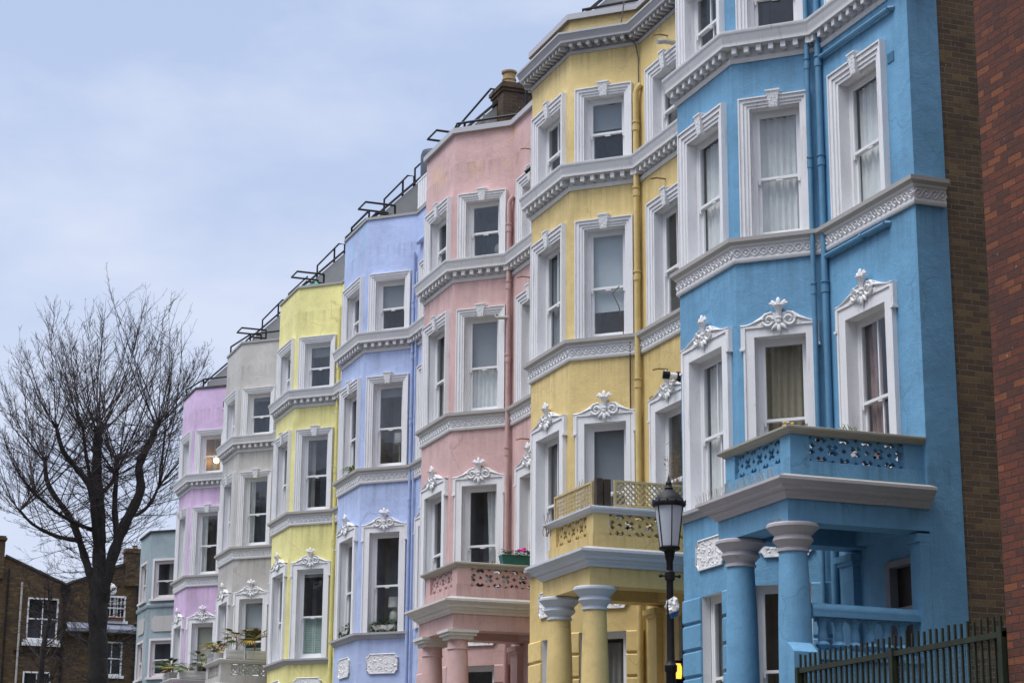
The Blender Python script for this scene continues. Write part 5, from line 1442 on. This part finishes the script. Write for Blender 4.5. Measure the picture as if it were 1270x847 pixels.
# ------------------------------------------------------------------ ground
def gh(x): t = min(1., max(0., (x-6.2)/2.6)); return 1.98*(t*t*(3-2*t))
def sheet(name, xs, ys, mat, dz=0., zf=None):
    mb = MB(); vs = [(x, y, (zf or gh)(x)+dz) for y in ys for x in xs]; n = len(xs)
    mb.add(vs, [(j*n+i, j*n+i+1, (j+1)*n+i+1, (j+1)*n+i) for j in range(len(ys)-1) for i in range(n-1)])
    o = mb.build(name, [mat], None, recalc=False); o['kind'] = 'structure'; return o
xs = [-900, -200, -60, -20, -9, 0, 5, 6.2]+[6.2+.26*i for i in range(1, 11)]+[12, 30, 120, 900]
sheet('ground', xs, [-300, -60, -20, 0, 20, 40, 60, 80, 120, 300, 1200], EARTH, -.01)
sheet('road', [-5, 0, 4.0], [-60, 0, 40, 80, 160], ASPH, .004, lambda x: 0)
sheet('pavement', [4.15, 5, 6.2]+[6.2+.26*i for i in range(1, 11)]+[11.0], [-60, 0, 20, 40, 60, 72], PAVE, .12)
mb = MB(); mb.box((4.0, -60, -.05), (4.15, 72, .125)); o = mb.build('kerb', [KERBM]); o['kind'] = 'structure'

# ------------------------------------------------------------------ camera
import mathutils
cam = bpy.data.cameras.new('camera'); co = bpy.data.objects.new('camera', cam); COL.objects.link(co)
R0 = [[0.93518989, 0.0953583, 0.34106694], [-0.35407358, 0.23219398, 0.9059348], [0.00719471, -0.96798386, 0.25090932]]
M = Matrix([[r[0], -r[1], -r[2]] for r in R0])
co.matrix_world = Matrix.Translation((0, 0, 1.6)) @ M.to_4x4()
cam.sensor_fit = 'HORIZONTAL'; cam.sensor_width = 36.; cam.lens = 2545.8/1270*36.
cam.clip_start = .1; cam.clip_end = 4000
scene.camera = co

# ------------------------------------------------------------------ light
SUN_EL, SUN_AZ = 62., 0.
sd = Vector((-.99, -.12, 0)).normalized()
el = math.radians(SUN_EL); sdir = Vector((sd.x*math.cos(el), sd.y*math.cos(el), math.sin(el)))
sun = bpy.data.lights.new('sun', 'SUN'); sun.energy = 1.5; sun.angle = math.radians(24); sun.color = (1., .97, .93)
so = bpy.data.objects.new('sun', sun); COL.objects.link(so); so.rotation_euler = (-sdir).to_track_quat('-Z', 'Y').to_euler(); so.location = (0, 0, 60)
w = bpy.data.worlds.new('World'); scene.world = w; w.use_nodes = True; nt = w.node_tree; nt.nodes.clear()
out = nt.nodes.new('ShaderNodeOutputWorld'); bg = nt.nodes.new('ShaderNodeBackground'); nt.links.new(bg.outputs[0], out.inputs[0])
sky = nt.nodes.new('ShaderNodeTexSky'); sky.sky_type = 'NISHITA'; sky.sun_disc = False
sky.sun_elevation = el; sky.sun_rotation = math.atan2(sd.x, sd.y); sky.air_density = 1.; sky.dust_density = 1.5; sky.ozone_density = 1.5
tc = nt.nodes.new('ShaderNodeTexCoord'); gen = tc.outputs['Generated']
sp_ = nt.nodes.new('ShaderNodeSeparateXYZ'); nt.links.new(gen, sp_.inputs[0])
# overcast veil: two noise layers over the clear sky
c1 = noise_n(nt, mapping(nt, gen, (1.6, 1.6, 3.4)), 2.6, 6, .55)
c2 = noise_n(nt, mapping(nt, gen, (1., 1., 2.2)), 8., 6, .6)
cl = math_n(nt, 'ADD', math_n(nt, 'MULTIPLY', c1, .75), math_n(nt, 'MULTIPLY', c2, .25))
tone = mixc(nt, ramp(nt, cl, .41, .59), (3.55, 4.35, 6.15), (5.1, 5.65, 6.9))
hor = ramp(nt, sp_.outputs[2], .05, .45, 1., 0.)
tone = mixc(nt, math_n(nt, 'MULTIPLY', hor, .45), tone, (5.5, 5.65, 6.75))
colr = mixc(nt, .86, sky.outputs[0], tone)
colr = mixc(nt, ramp(nt, sp_.outputs[2], .46, .8, 0., .7), colr, (5.2, 5.05, 5.1))
zen = ramp(nt, sp_.outputs[2], .46, .95, 1., 4.6)      # overcast: the zenith is the bright part
vs_ = nt.nodes.new('ShaderNodeVectorMath'); vs_.operation = 'SCALE'; nt.links.new(colr, vs_.inputs[0]); nt.links.new(zen, vs_.inputs['Scale']); colr = vs_.outputs[0]
nt.links.new(colr, bg.inputs[0]); bg.inputs[1].default_value = .1
scene.view_settings.view_transform = 'Standard'; scene.view_settings.look = 'None'; scene.view_settings.exposure = .54; scene.view_settings.gamma = 1.
scene.cycles.max_bounces = 8; scene.cycles.transparent_max_bounces = 12
